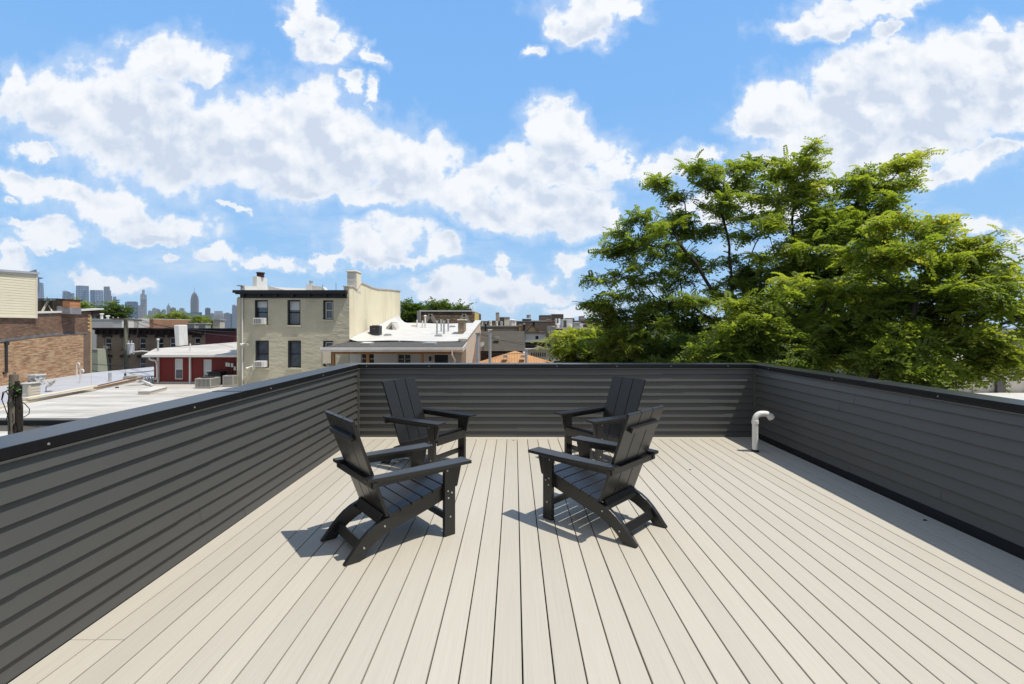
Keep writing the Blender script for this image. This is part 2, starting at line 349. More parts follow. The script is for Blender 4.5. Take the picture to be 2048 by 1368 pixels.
M_gutter = mat('aluminium_gutter', (.62, .60, .57), rough=.45, var=.1, vscale=(3, 3, 3))
M_galv = mat('galvanised_pipe', (.46, .47, .48), rough=.42, metal=.35, var=.2, vscale=(8, 8, 3), dark=((.2, .11, .06), (9, 9, 1.2)), dthr=(.6, .75))
M_concrete = mat('weathered_concrete', (.50, .46, .40), rough=.95, var=.16, vscale=(.7, .7, .9), vdetail=9, dark=((.25, .23, .2), (2, 2, .7)), dthr=(.55, .8))
M_acgrey = mat('ac_grey', (.36, .35, .32), rough=.5)
M_ground = mat('asphalt_ground', (.06, .058, .055), rough=.95, var=.2, vscale=(.2, .2, 1))
M_browncorn = mat('brown_cornice', (.045, .022, .018), rough=.7)
M_wire = mat('black_cable', (.012, .012, .012), rough=.6)
B_left = brick('old_brown_brick', (.14, .065, .042), (.22, .125, .082), (.22, .17, .125), axis='yz', bw=.27, rh=.09, wash=((.40, .30, .21), .56, .64, .75), patch=(.6, 1.3))
B_patch = brick('pale_washed_brick', (.31, .11, .05), (.43, .26, .14), (.30, .22, .15), axis='yz', bw=.3, rh=.10, msize=.016, wash=((.52, .38, .23), .47, .56, .8), patch=(.55, 1.35))
B_col = brick('plain_brown_brick', (.15, .10, .07), (.18, .12, .085), (.17, .13, .1), axis='yz', bw=.27, rh=.09)
B_row = brick('brown_row_brick', (.30, .215, .155), (.36, .26, .185), (.32, .24, .18), axis='xz', bw=.22, rh=.075)
B_orange = brick('orange_brick', (.48, .20, .09), (.30, .12, .06), (.48, .38, .28), axis='yz', bw=.27, rh=.1)
B_dark = brick('dark_brown_brick', (.085, .055, .045), (.12, .075, .06), (.10, .08, .07), axis='xz')
B_rose = brick('rose_brick', (.30, .15, .10), (.38, .2, .14), (.36, .28, .22), axis='yz')
B_shake = brick('brown_shingle_rows', (.10, .07, .05), (.16, .115, .085), (.05, .04, .03), axis='xz', bw=.35, rh=.28, msize=.02)
B_grid = {}
def tower_mat(name, c1, c2, line, bw, rh, ms=.5, rough=.35, spec=.5):
    return brick(name, c1, c2, line, axis='xz', bw=bw, rh=rh, msize=ms, rough=rough, bump=0, off=0, patch=(.9, 1.1))
# ------------------------------------------------------------------ ground
g_ = MB(); g_.poly([(-9000, -3000, G0), (9000, -3000, G0), (9000, 9000, G0), (-9000, 9000, G0)])
tag(g_.build("ground", M_ground), kind='structure')

# ------------------------------------------------------------------ deck and parapets
XL, XR, YB, YF = -2.27, 3.49, 6.90, -3.0
dk = MB(); pitch, gap = .1447, .0075
gaps = [.0377 + k * pitch for k in range(-16, 25)]
edges = [XL + .004] + [q for q in gaps if XL + .02 < q < XR - .02] + [XR - .004]
rj = random.Random(3)
for a, b in zip(edges[:-1], edges[1:]):
    w0 = a + gap / 2 + rj.uniform(-.0006, .0006); w1 = b - gap / 2 + rj.uniform(-.0006, .0006)
    ys = [YF, YB - .150]
    cut = rj.uniform(.6, 3.6)
    zt_ = rj.uniform(-.0006, .0006)
    if a < XL + .15: dk.box(w0, w1, ys[0], 2.418, -.024, zt_); dk.box(w0, w1, 2.421, ys[1], -.024, zt_)
    else: dk.box(w0, w1, ys[0], ys[1], -.024, zt_)
dk.box(XL + .004, 0.62, YB - .143, YB - .004, -.024, .0004); dk.box(0.625, XR - .004, YB - .143, YB - .004, -.024, -.0002)
o = tag(dk.build("deck", M_deck, bevel=.0018), kind='structure')
u_ = MB(); u_.box(XL, XR, YF, YB, -.30, -.045)
tag(u_.build("roof_under_deck", M_under), kind='structure')
hb = MB(); hb.box(-2.50, 3.76, YF - .1, 7.15, G0, -.31)
own = empty("row_house", "grey building under the roof deck, carrying the deck and its siding clad parapets", "building", (0, 0, G0))
world_part(hb, "wall", M_siding, own)

def clap(mb, A, B, inward, zbots, ztop, butt=.018, jit=.0016, seed=1, joints=()):
    """clapboard courses from A to B (plan points), facing `inward`"""
    r_ = random.Random(seed)
    A = Vector((*A, 0)); B = Vector((*B, 0)); d = B - A; n = max(2, int(d.length / .16)); inn = Vector((*inward, 0))
    top = ztop
    for ci, zb in enumerate(zbots):
        ph = r_.uniform(0, 6); amp = r_.uniform(.2, 1.0) * jit
        i0 = len(mb.v)
        ss = [d.length * k / n for k in range(n + 1)]
        jn = []; q_ = r_.uniform(.8, 3.4)
        while q_ < d.length: jn.append(q_); q_ += r_.uniform(2.4, 3.66)
        st = sorted([(s_, 0) for s_ in ss] + [(q, 1) for q in jn] + [(q + .0008, 2) for q in jn])
        lift = .0
        for (s, fl) in st:
            if fl == 1: pass
            if fl == 2: lift = .0030 if lift == 0 else 0.0
            p = A + d * (s / d.length)
            j = amp * math.sin(s * 1.7 + ph) + .4 * amp * math.sin(s * 5.1 + 2 * ph) + lift
            jj = .0016 * math.sin(s * 1.1 + ph * 1.7) - lift * .5
            for off, z in ((lift * .6, top + .006), (butt + j, zb + jj), (butt + j - .0015, zb - .0015 + jj), (-.001, zb + .002 + jj)):
                q = p + inn * off; mb.v.append((q.x, q.y, z))
        for k in range(len(st) - 1):
            a = i0 + 4 * k; b = a + 4
            for e in range(3): mb.f.append((a + e, b + e, b + e + 1, a + e + 1))
        top = zb
zb_all = [.911 - .1033 * k for k in range(9)]   # .911 ... .0846
zb_full = zb_all + [.004]
def parapet(name_label, A, B, inward, outer, capxy, zb, seed, group='charcoal siding parapets round the deck'):
    t = empty("parapet_wall", name_label, "parapet", ((A[0] + B[0]) / 2, (A[1] + B[1]) / 2, 0), group=group)
    inn = Vector((*inward, 0))
    mb = MB(); clap(mb, A, B, inward, zb, 1.006, seed=seed, butt=.0215 if zb is zb_full else .025)
    world_part(mb, "siding", M_siding, t, fix=False)
    core = MB()
    a = Vector((*A, 0)) - inn * .004; b = Vector((*B, 0)) - inn * .004; c = Vector((*B, 0)) - inn * .21; d_ = Vector((*A, 0)) - inn * .21
    core.plan([(a.x, a.y), (b.x, b.y), (c.x, c.y), (d_.x, d_.y)], -.30, 1.003)
    world_part(core, "wall_core", M_flash, t)
    cp = MB(); cp.plan(capxy, 1.0045, 1.058)
    cap = world_part(cp, "cap", M_cap, t, bevel=.003, seg=2)
    jc = MB(); u = (Vector((*B, 0)) - Vector((*A, 0))); ln = u.length; u.normalize()
    p0 = Vector((*A, 0)) + u * .02; p1 = Vector((*B, 0)) - u * .02
    jc.plan([((p0).x, p0.y), (p1.x, p1.y), ((p1 + inn * .033).x, (p1 + inn * .033).y), ((p0 + inn * .033).x, (p0 + inn * .033).y)], .988, .999)
    world_part(jc, "trim_channel", M_siding, t)
    return t, cap
ci, co_ = .0135, .245   # cap overhang inward / outward from the wall plane
iL, iR, iB = XL + ci, XR - ci, YB - ci
oL, oR, oB = XL - co_, XR + co_, YB + co_
wl, capl = parapet("left charcoal siding parapet of the roof deck, its clapboards catching the sun", (XL - .018, YF), (XL - .018, YB), (1, 0), None, [(oL, YF), (iL, YF), (iL, iB), (oL, oB)], zb_full, 5)
wr, capr = parapet("right charcoal siding parapet of the roof deck, lying in its own shade", (XR + .018, YF), (XR + .018, YB), (-1, 0), None, [(iR, YF), (oR, YF), (oR, oB), (iR, iB)], zb_all, 6)
wb, capb = parapet("back charcoal siding parapet of the roof deck, behind the four chairs", (XL, YB + .018), (XR, YB + .018), (0, -1), None, [(iL, iB), (iR, iB), (oR, oB), (oL, oB)], zb_full, 8)
f_ = MB(); f_.box(XR - .006, XR + .012, YF, YB - .02, .002, .083)
world_part(f_, "base_flashing", M_flash, wr)
for X, w_ in ((XL, wl), (XR, wr)):
    s_ = 1 if X < 0 else -1
    c_ = MB(); c_.box(X, X + s_ * .022, YB - .022, YB - .002, .004, 1.0); c_.box(X - s_*.001, X + s_ * .006, YB - .05, YB - .023, .004, .986); 
    world_part(c_, "corner_trim", M_siding, w_, bevel=.002)
def screws(capo, pts, nrm):
    for p in pts:
        m_ = MB(); p = Vector(p); m_.tube([p, p + Vector(nrm) * .005], .0045, 8); m_.tube([p - Vector(nrm)*.002, p + Vector(nrm) * .002], .0068, 8)
        world_part(m_, "screw", M_steel, capo)
screws(capb, [(GX(q, iB), iB, 1.028) for q in (733, 858, 1114, 1234, 1342, 1456)], (0, -1, 0))
screws(capl, [(iL, y, 1.026) for y in (5.6, 4.4, 3.35, 2.3)], (1, 0, 0))
screws(capr, [(iR, y, 1.026) for y in (6.5, 5.2, 3.9, 2.9)], (-1, 0, 0))
# lapped joints of the metal caps
for capo, b in ((capl, (oL - .002, iL + .002, 3.95, 4.03)), (capr, (iR - .002, oR + .002, 4.7, 4.78))):
    m_ = MB(); m_.box(*b, 1.002, 1.0605); world_part(m_, "cap_joint", M_cap, capo, bevel=.002)
m_ = MB(); m_.box(.62, .70, iB - .002, oB + .002, 1.002, 1.0605); world_part(m_, "cap_joint", M_cap, capb, bevel=.002)

# ------------------------------------------------------------------ plumbing vent on the deck
vp = empty("vent_pipe", "white plastic vent pipe with a bent-over top standing on the deck by the right corner", "pipe", (3.085, 6.09, 0))
m_ = MB(); m_.tube([(0, 0, 0.004), (0, 0, .37)], .036, 20); m_.build("pipe", M_pvc, vp, smooth=True)
m_ = MB(); m_.tube([(0, 0, .355), (0, 0, .402)], .043, 20); m_.build("coupling", M_pvc, vp, bevel=.003, smooth=True)
m_ = MB(); rb = .085
arc = [(rb - rb * math.cos(R(a)), 0, .40 + rb * math.sin(R(a)) * 1.0) for a in range(0, 91, 10)]
arc += [(rb + .03, 0, .485), (rb + .065, 0, .482), (rb + .095, 0, .465), (rb + .118, 0, .44)]
m_.tube(arc, [.037] * (len(arc) - 1) + [.037], 18)
m_.build("elbow", M_pvc, vp, smooth=True)
m_ = MB(); m_.tube([(rb + .103, 0, .457), (rb + .128, 0, .428)], .043, 18); m_.build("elbow_rim", M_pvc, vp, smooth=True)
m_ = MB(); m_.tube([(0, 0, .0), (0, 0, .028)], [.046, .040], 18); m_.build("collar", M_rubber, vp, smooth=True)
# scraps on the deck
for i, (px, py, s_, lab, c_) in enumerate(((1380, 940, .011, "small dark scrap of debris on the sunlit deck boards", M_rubber), (1027, 881, .016, "small curled brown leaf lying at the foot of the back wall", M_post), (1850, 1041, .015, "small dark chip lying in the shade strip along the right wall", M_rubber))):
    Y = F * HC / (py - 655)
    m_ = MB(); rr_ = random.Random(i)
    ring = [(math.cos(a) * s_ * rr_.uniform(.7, 1.3), math.sin(a) * s_ * .6 * rr_.uniform(.6, 1.3)) for a in [k * math.pi / 4 for k in range(8)]]
    m_.plan(ring, .001, [.003 + .006 * abs(math.sin(k)) for k in range(8)])
    tag(m_.build("debris", c_, loc=(GX(px, Y), Y, 0)), lab, "debris")

# ------------------------------------------------------------------ adirondack chairs
def make_chair():
    root = empty("adirondack_chair", "", "chair")
    bv = dict(bevel=.003, seg=2)
    ra, rb_ = .235, .252     # side rail thickness between y = .214 .. .252
    def rail(sy):
        top = [(0, .004), (.035, .045), (.075, .094), (.12, .143), (.17, .186), (.225, .219), (.29, .243), (.40, .272), (.60, .330), (.755, .374)]
        bot = [(.755, .268), (.60, .222), (.46, .184), (.36, .160), (.28, .132), (.215, .098), (.165, .060), (.125, .020), (.108, .0)]
        pts = [(x, z) for x, z in top] + [(x, z) for x, z in bot]
        m = MB(); y0 = .214 * sy; m.prism([(x, y0, z) for x, z in pts], (0, .038 * sy, 0)); return m
    def bolt(par, x, y, z, ny, nx=0):
        m = MB(); a = Vector((x, y, z)); n = Vector((nx, ny, 0))
        m.tube([a - n * .001, a + n * .0045], [.0078, .0062], 10); m.build("bolt", M_steel, par, smooth=True)
    for sy in (1, -1):
        rl = rail(sy).build("rear_leg", M_black, root, **bv)
        bolt(rl, .285, .252 * sy, .195, sy); bolt(rl, .135, .252 * sy, .085, sy)
        fl = MB(); fl.box(.750, .842, .254 * sy, .292 * sy, 0, .540); flo = fl.build("front_leg", M_black, root, **bv)
        for (bx, bz) in ((.775, .345), (.810, .325), (.780, .290), (.797, .145), (.770, .500)):
            bolt(flo, bx, .292 * sy, bz, sy)
        br = MB(); br.prism([(.843, .262 * sy, .540), (.905, .262 * sy, .540), (.897, .262 * sy, .50), (.868, .262 * sy, .375), (.860, .262 * sy, .362), (.843, .262 * sy, .362)], (0, .024 * sy, 0))
        br.build("arm_bracket", M_black, flo, **bv)
        # arm: broad plank, tapering to the rear, with an apron strip under its outer edge
        ar = MB()
        ar.prism([(.945, .225 * sy, .541), (.945, .365 * sy, .541), (.60, .368 * sy, .543), (.20, .352 * sy, .548), (.125, .340 * sy, .549), (.125, .268 * sy, .549), (.50, .248 * sy, .544), (.80, .225 * sy, .541)], (0, 0, .024))
        ao = ar.build("armrest", M_black, root, **bv)
        ap = MB(); ap.hexa([(.15, .295 * sy, .505), (.749, .256 * sy, .497), (.749, .290 * sy, .497), (.15, .330 * sy, .505)], [(.15, .295 * sy, .5475), (.749, .256 * sy, .5415), (.749, .290 * sy, .5415), (.15, .330 * sy, .5475)])
        ap.build("arm_apron", M_black, ao, bevel=.002)
        bolt(ao, .168, .329 * sy, .527, sy)
    # seat boards follow the rails
    st = MB()
    n = 6
    x0, x1 = .312, .838
    for k in range(n):
        a = x0 + (x1 - x0) * k / n + .0035; b = x0 + (x1 - x0) * (k + 1) / n - .0035
        def zt(x): return .250 + (x - .30) * .272 + .001
        hw = .262 if a < .72 else .2525
        dip = .006 * math.sin(math.pi * (k + .5) / n)
        for (ya, yb) in ((-hw, hw),):
            st.hexa([(a, ya, zt(a) - dip), (b, ya, zt(b) - dip), (b, yb, zt(b) - dip), (a, yb, zt(a) - dip)],
                    [(a - .004, ya, zt(a) + .020 - dip), (b - .004, ya, zt(b) + .020 - dip), (b - .004, yb, zt(b) + .020 - dip), (a - .004, yb, zt(a) + .020 - dip)])
    st.box(.843, .858, -.2535, .2535, .300, .388)
    st.build("seat", M_black, root, **bv)
    # backrest: three flush boards, leaning back
    bk = MB(); P0 = Vector((.318, 0, .262)); P1 = Vector((.060, 0, .965)); d = (P1 - P0).normalized(); nn = Vector((d.z, 0, -d.x))
    ws = [(-.272, -.0955), (-.0865, .0865), (.0955, .272)]
    for (ya, yb) in ws:
        ka, kb = (.93, .93)
        c0 = [P0 + Vector((0, ya * .93, 0)), P0 + Vector((0, yb * .93, 0)), P0 + Vector((0, yb * .93, 0)) - nn * .022, P0 + Vector((0, ya * .93, 0)) - nn * .022]
        c1 = [P1 + Vector((0, ya, 0)), P1 + Vector((0, yb, 0)), P1 + Vector((0, yb, 0)) - nn * .022, P1 + Vector((0, ya, 0)) - nn * .022]
        bk.hexa(c0, c1)
    bko = bk.build("backrest", M_black, root, **bv)
    def along(t): return P0 + (P1 - P0) * t - nn * .0225
    q = along(.80); cb_ = MB()
    wv = -nn * .03; up = d * .042
    cb_.hexa([q + Vector((0, -.205, 0)), q + Vector((0, .205, 0)), q + Vector((0, .205, 0)) + wv, q + Vector((0, -.205, 0)) + wv], [q + Vector((0, -.205, 0)) + up, q + Vector((0, .205, 0)) + up, q + Vector((0, .205, 0)) + wv + up, q + Vector((0, -.205, 0)) + wv + up])
    cb_.build("back_batten", M_black, bko, **bv)
    m = MB(); q = along(.39); xx = q.x - .004
    m.box(xx - .034, xx, -.345, .345, .497, .545); m.build("arm_crossbar", M_black, root, **bv)
    m = MB(); m.hexa([(.250, -.2125, .205), (.280, -.2125, .190), (.280, .2125, .190), (.250, .2125, .205)], [(.281, -.2125, .276), (.310, -.2125, .256), (.310, .2125, .256), (.281, .2125, .276)]); m.build("seat_crossbar", M_black, root, **bv)
    m = MB(); m.hexa([(.100, -.2125, .060), (.122, -.2125, .048), (.122, .2125, .048), (.100, .2125, .060)], [(.130, -.2125, .118), (.152, -.2125, .106), (.152, .2125, .106), (.130, .2125, .118)]); m.build("rear_stretcher", M_black, root, bevel=.002)
    m = MB(); m.box(.765, .790, -.2525, .2525, .118, .170); m.build("front_stretcher", M_black, root, bevel=.002)
    return root
def copy_tree(o, parent=None):
    c = o.copy(); COL.objects.link(c); c.parent = parent
    for ch in list(o.children): copy_tree(ch, c)
    return c
chair = make_chair()
SP = [(-1.290, 3.345, 39.6, "black adirondack chair at front left, its back to the camera and nearest the left wall"),
      (1.047, 3.594, 136.3, "black adirondack chair at front right, seen from behind and facing the chair at back left"),
      (-1.450, 5.800, -30.0, "black adirondack chair at back left, showing the front of its seat to the camera"),
      (1.470, 5.965, 212.6, "black adirondack chair at back right, half hidden behind the front right chair")]
for i, (x, y, a, lab) in enumerate(SP):
    c = chair if i == 0 else copy_tree(chair)
    c.location = (x, y, 0.001); c.rotation_euler = (0, 0, R(a)); tag(c, lab, "chair", "black adirondack chairs facing each other on the deck")
# ------------------------------------------------------------------ building helpers
def grid_wall(mb, x0, x1, z0, z1, Y, holes, depth=.14):
    """front wall facing the camera in the plane Y with real window openings and reveals"""
    xs = sorted({x0, x1, *[h[0] for h in holes], *[h[1] for h in holes]}); zs = sorted({z0, z1, *[h[2] for h in holes], *[h[3] for h in holes]})
    xs = [x for x in xs if x0 <= x <= x1]; zs = [z for z in zs if z0 <= z <= z1]
    for a, b in zip(xs[:-1], xs[1:]):
        for c, d in zip(zs[:-1], zs[1:]):
            mx_, mz_ = (a + b) / 2, (c + d) / 2
            if any(h[0] < mx_ < h[1] and h[2] < mz_ < h[3] for h in holes): continue
            mb.poly([(a, Y, c), (b, Y, c), (b, Y, d), (a, Y, d)])
    for (a, b, c, d) in holes:
        mb.poly([(a, Y, c), (a, Y + depth, c), (b, Y + depth, c), (b, Y, c)]); mb.poly([(a, Y, d), (b, Y, d), (b, Y + depth, d), (a, Y + depth, d)])
        mb.poly([(a, Y, c), (a, Y, d), (a, Y + depth, d), (a, Y + depth, c)]); mb.poly([(b, Y, c), (b, Y + depth, c), (b, Y + depth, d), (b, Y, d)])
def window(par, h, Y, frame_mat, fw=.05, depth=.14, glass=None, style='sash', sill=None, upper=None, trim=None):
    """sash window in the opening h = (x0, x1, z0, z1); pane and sill are its children"""
    x0, x1, z0, z1 = h; yf = Y + depth - .045
    m = MB(); m.box(x0, x0 + fw, yf, yf + .05, z0, z1); m.box(x1 - fw, x1, yf, yf + .05, z0, z1)
    m.box(x0 + fw, x1 - fw, yf, yf + .05, z0, z0 + fw); m.box(x0 + fw, x1 - fw, yf, yf + .05, z1 - fw, z1)
    zm = (z0 + z1) / 2
    if style == 'sash': m.box(x0 + fw, x1 - fw, yf + .004, yf + .046, zm - fw * .5, zm + fw * .5)
    if style == 'grid':
        xm = (x0 + x1) / 2; m.box(x0 + fw, x1 - fw, yf + .004, yf + .046, zm - fw * .3, zm + fw * .3); m.box(xm - fw * .3, xm + fw * .3, yf + .008, yf + .042, z0 + fw, z1 - fw)
    w = world_part(m, "window", frame_mat, par)
    g1 = MB(); g1.box(x0 + fw * .5, x1 - fw * .5, yf + .028, yf + .036, z0 + fw * .5, z1 - fw * .5)
    world_part(g1, "pane", glass or M_glassd, w)
    if upper:
        g2 = MB(); zz = z0 + (z1 - z0) * upper[1]; g2.box(x0 + fw, x1 - fw, yf + .020, yf + .026, zz, z1 - fw); world_part(g2, "blind", upper[0], w)
    if sill:
        s_ = MB(); s_.box(x0 - .06, x1 + .06, Y - .07, Y + .02, z0 - .10, z0 - .004); world_part(s_, "sill", sill, w)
    if trim:
        s_ = MB(); s_.box(x0 - .07, x0 - .003, Y - .02, Y + .03, z0 - .0, z1 + .07); s_.box(x1 + .003, x1 + .07, Y - .02, Y + .03, z0 - .0, z1 + .07); s_.box(x0 - .003, x1 + .003, Y - .02, Y + .03, z1 + .003, z1 + .07)
        world_part(s_, "window_trim", trim, w)
    return w
def wh(px0, px1, py0, py1, Y): return (GX(px0, Y), GX(px1, Y), GZ(py1, Y), GZ(py0, Y))
def ac_window(par, x0, x1, z0, z1, Y, label):
    """window air conditioner: a unit of its own sitting in an opening"""
    t = empty("window_air_conditioner", label, "air conditioner", ((x0 + x1) / 2, Y, z0), group="window air conditioners")
    m = MB(); m.box(x0, x1, Y - .30, Y + .08, z0, z1); world_part(m, "casing", M_white, t, bevel=.012)
    m = MB(); m.box(x0 + .05, x1 - .16, Y - .312, Y - .301, z0 + .06, z1 - .05); world_part(m, "grille", mat('ac_grille', (.20, .20, .20), rough=.6), t)
    m = MB()
    n = 5
    for k in range(n):
        xx = x0 + .07 + (x1 - x0 - .25) * k / (n - 1); m.box(xx - .006, xx + .006, Y - .320, Y - .3125, z0 + .06, z1 - .05)
    world_part(m, "grille_bars", M_white, t)
    return t
def building(name, label, cat, x, Y, group=None): return empty(name, label, cat, (x, Y, G0), group=group)
def simple(name, label, px0, px1, pyt, Y, depth, wallm, roofm=None, cat="building", zb=None, lip=.0, group=None, front_holes=(), over=.0):
    """flat-roofed block with optional coping lip"""
    x0, x1, z1 = GX(px0, Y), GX(px1, Y), GZ(pyt, Y); zb = G0 if zb is None else zb
    t = empty(name, label, cat, ((x0 + x1) / 2, Y, zb), group=group)
    w = MB(); w.plan([(x0, Y), (x1, Y), (x1, Y + depth), (x0, Y + depth)], zb, z1 - .12); world_part(w, "wall", wallm, t)
    r_ = MB(); r_.plan([(x0 - over, Y - .04 - over), (x1 + over, Y - .04 - over), (x1 + over, Y + depth + .04), (x0 - over, Y + depth + .04)], z1 - .119, z1); world_part(r_, "roof", roofm or M_white, t)
    return t
def pipe(name, label, px, pyt, pyb, Y, r, m_, zbot=None, cap=None, hook=False, group=None, capm=None, xoff=0):
    x, zt = GX(px, Y), GZ(pyt, Y); zb = GZ(pyb, Y) if zbot is None else zbot
    t = empty(name, label, "pipe", (x, Y, zb), group=group)
    b = MB(); h = zt - zb
    if hook:
        q = r * 2.2; pts = [(0, 0, 0), (0, 0, h - q)] + [(q - q * math.cos(R(a)), 0, h - q + q * math.sin(R(a))) for a in (30, 60, 90, 120, 150, 180)] + [(2 * q, 0, h - q * 1.6)]
        b.tube(pts, r, 10)
    else: b.tube([(0, 0, 0), (0, 0, h)], r, 12)
    b.build("pipe", m_, t, smooth=True)
    if cap:
        c = MB(); c.tube([(0, 0, h - .02), (0, 0, h + .03), (0, 0, h + .05), (0, 0, h + cap)], [r * 1.3, r * 1.3, r * 1.9, r * 1.2], 12); c.build("pipe_cap", capm or m_, t, smooth=True)
    return t

# ------------------------------------------------------------------ olive three-window building
Y = 26.0; TX0, TX1 = GX(475, Y), GX(698.5, Y); TZ = GZ(583, Y); TYB = 37.6
tb = building("rendered_building", "olive render apartment building with black cornice and a tall cream side wall", "building", (TX0 + TX1) / 2, Y)
Wn = [wh(509.7, 535.8, 600, 649.6, Y), wh(575, 600.7, 600, 650, Y), wh(646.4, 666.5, 600.6, 639, Y), wh(511, 537.7, 681, 735.6, Y), wh(576, 602, 681, 735.6, Y), wh(646.4, 666.5, 681.5, 733, Y)]
w_ = MB(); grid_wall(w_, TX0, TX1, G0, TZ - .3, Y, Wn, .16)
w_.poly([(TX0, Y, G0), (TX0, TYB, G0), (TX0, TYB, TZ), (TX0, Y, TZ - .3)])
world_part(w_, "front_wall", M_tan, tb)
prof = [(Y - .02, 576.5, 699), (27.4, 575, 0), (27.5, 0, 0)]
side = [(Y - .02, 3.80), (26.5, 3.86), (27.2, 3.74), (28.0, 4.20), (29.0, 4.16), (30.0, 4.10), (31.5, 4.11), (34.0, 4.27), (TYB, 4.45)]
s_ = MB(); s_.prism([(TX1 - .30, y, z) for y, z in [(Y + .002, G0)] + [(max(y, Y + .002), z) for y, z in side] + [(TYB, G0)]], (.303, 0, 0))
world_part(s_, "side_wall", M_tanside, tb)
cp = MB()
for (a, b) in zip(side[:-1], side[1:]):
    cp.hexa([(TX1 - .34, a[0], a[1] + .001), (TX1 + .05, a[0], a[1] + .001), (TX1 + .05, b[0], b[1] + .001), (TX1 - .34, b[0], b[1] + .001)], [(TX1 - .34, a[0], a[1] + .07), (TX1 + .05, a[0], a[1] + .07), (TX1 + .05, b[0], b[1] + .07), (TX1 - .34, b[0], b[1] + .07)])
world_part(cp, "side_coping", M_concrete, tb)
cn = MB(); cn.box(TX0 - .12, TX1 - .08, Y - .27, Y + .2, TZ - .09, TZ + .06); cn.box(TX0 + .02, TX1 - .10, Y - .26, Y - .004, TZ - .16, TZ - .092); cn.box(TX0 + .2, TX1 - .12, Y - .08, Y - .003, TZ - .36, TZ - .162)
for k in range(7):
    xx = TX0 + .35 + k * (TX1 - TX0 - .75) / 6; cn.box(xx, xx + .12, Y - .22, Y - .082, TZ - .30, TZ - .163)
world_part(cn, "cornice", M_blackp, tb)
rf = MB(); rf.plan([(TX0, Y + .22), (TX1 - .31, Y + .22), (TX1 - .31, TYB), (TX0, TYB)], [TZ - .4] * 4, [TZ - .02, TZ - .02, TZ + .75, TZ + .75]); world_part(rf, "roof", M_roofb, tb)
lp = MB(); lp.hexa([(TX0 + .02, Y + .25, TZ), (TX0 + .25, Y + .25, TZ), (TX0 + .25, TYB, TZ + .6), (TX0 + .02, TYB, TZ + .6)], [(TX0 + .02, Y + .25, GZ(571, Y)), (TX0 + .25, Y + .25, GZ(571, Y)), (TX0 + .25, TYB, TZ + 1.05), (TX0 + .02, TYB, TZ + 1.05)])
world_part(lp, "party_wall_coping", M_white, tb)
m_ = MB(); m_.box(TX0 - .10, TX0 + .18, Y + .1, Y + .5, GZ(571.5, Y), GZ(569.8, Y)); world_part(m_, "coping_cap", M_acgrey, tb)
fr = M_blackp
specs = [(0, M_glass, (M_blind, .70), 0), (1, M_curt, (M_blind, .60), 0), (2, M_curt, None, 1), (3, M_glass, None, 0), (4, M_glass, None, 0), (5, M_glass, None, 1)]
for i, gl, up, wt in specs:
    wo_ = window(tb, Wn[i], Y, fr, fw=.06 if not wt else .045, depth=.16, glass=gl, upper=up, sill=M_tan)
    x0, x1, z0, z1 = Wn[i]
    bb = MB(); bb.box(x0 - .0, x0 + .085, Y - .004, Y + .11, z0, z1); bb.box(x1 - .03, x1 + .0, Y - .004, Y + .11, z0, z1); bb.box(x0 + .085, x1 - .03, Y - .004, Y + .11, z1 - .07, z1)
    world_part(bb, "brickmould", M_blackp, wo_)
    if wt:
        v = (x0 + .11, x1 - .045, z0 + .05, z1 - .085); q = MB(); ff = .035
        q.box(v[0], v[0] + ff, Y + .06, Y + .112, v[2], v[3]); q.box(v[1] - ff, v[1], Y + .06, Y + .112, v[2], v[3]); q.box(v[0] + ff, v[1] - ff, Y + .06, Y + .112, v[2], v[2] + ff); q.box(v[0] + ff, v[1] - ff, Y + .06, Y + .112, v[3] - ff, v[3]); q.box(v[0] + ff, v[1] - ff, Y + .065, Y + .108, (v[2] + v[3]) / 2 - .02, (v[2] + v[3]) / 2 + .02)
        world_part(q, "sash_frame", M_white, wo_)
dp = MB(); xx = GX(486, Y); dp.tube([(xx, Y - .06, TZ - .36), (xx, Y - .06, G0)], .045, 10); world_part(dp, "downspout", M_gutter, tb, smooth=True)
pl = MB(); pl.box(TX0 - .02, TX0 + .20, Y - .03, Y - .003, G0, TZ - .37); world_part(pl, "corner_strip", M_tan, tb)
# arch band and panel below the small lower window
m_ = MB(); a, b, c, d = wh(646, 662, 701, 727, Y); m_.box(a, b, Y - .03, Y - .003, c, d); world_part(m_, "bricked_panel", M_cream, tb)
for (px, py, lab) in ((493, 686, "white twin floodlight on the olive wall, level with the top of the lower left window"), (504.5, 733, "small floodlight low on the olive wall beside the lower left window")):
    t = empty("floodlight", lab, "lamp", P(px, py, Y)); m_ = MB(); m_.tube([(0, -.002, 0), (0, -.05, 0)], .05, 10); m_.build("mount", M_gutter, t)
    for s_ in (-1, 1):
        m_ = MB(); m_.tube([(s_ * .02, -.05, 0), (s_ * .14, -.16, -.05), (s_ * .2, -.24, -.09)], [.02, .045, .075], 10); m_.build("lamp_head", M_white if s_ < 0 else M_gutter, t, smooth=True)
a, b, c, d = wh(511.5, 534, 636, 649, Y); ac_window(tb, a, b, c, d, Y, "white air conditioner in the upper left window of the olive building")
a, b, c, d = wh(514, 534.5, 721.5, 733.8, Y); ac_window(tb, a, b, c, d, Y, "white air conditioner in the lower left window of the olive building")
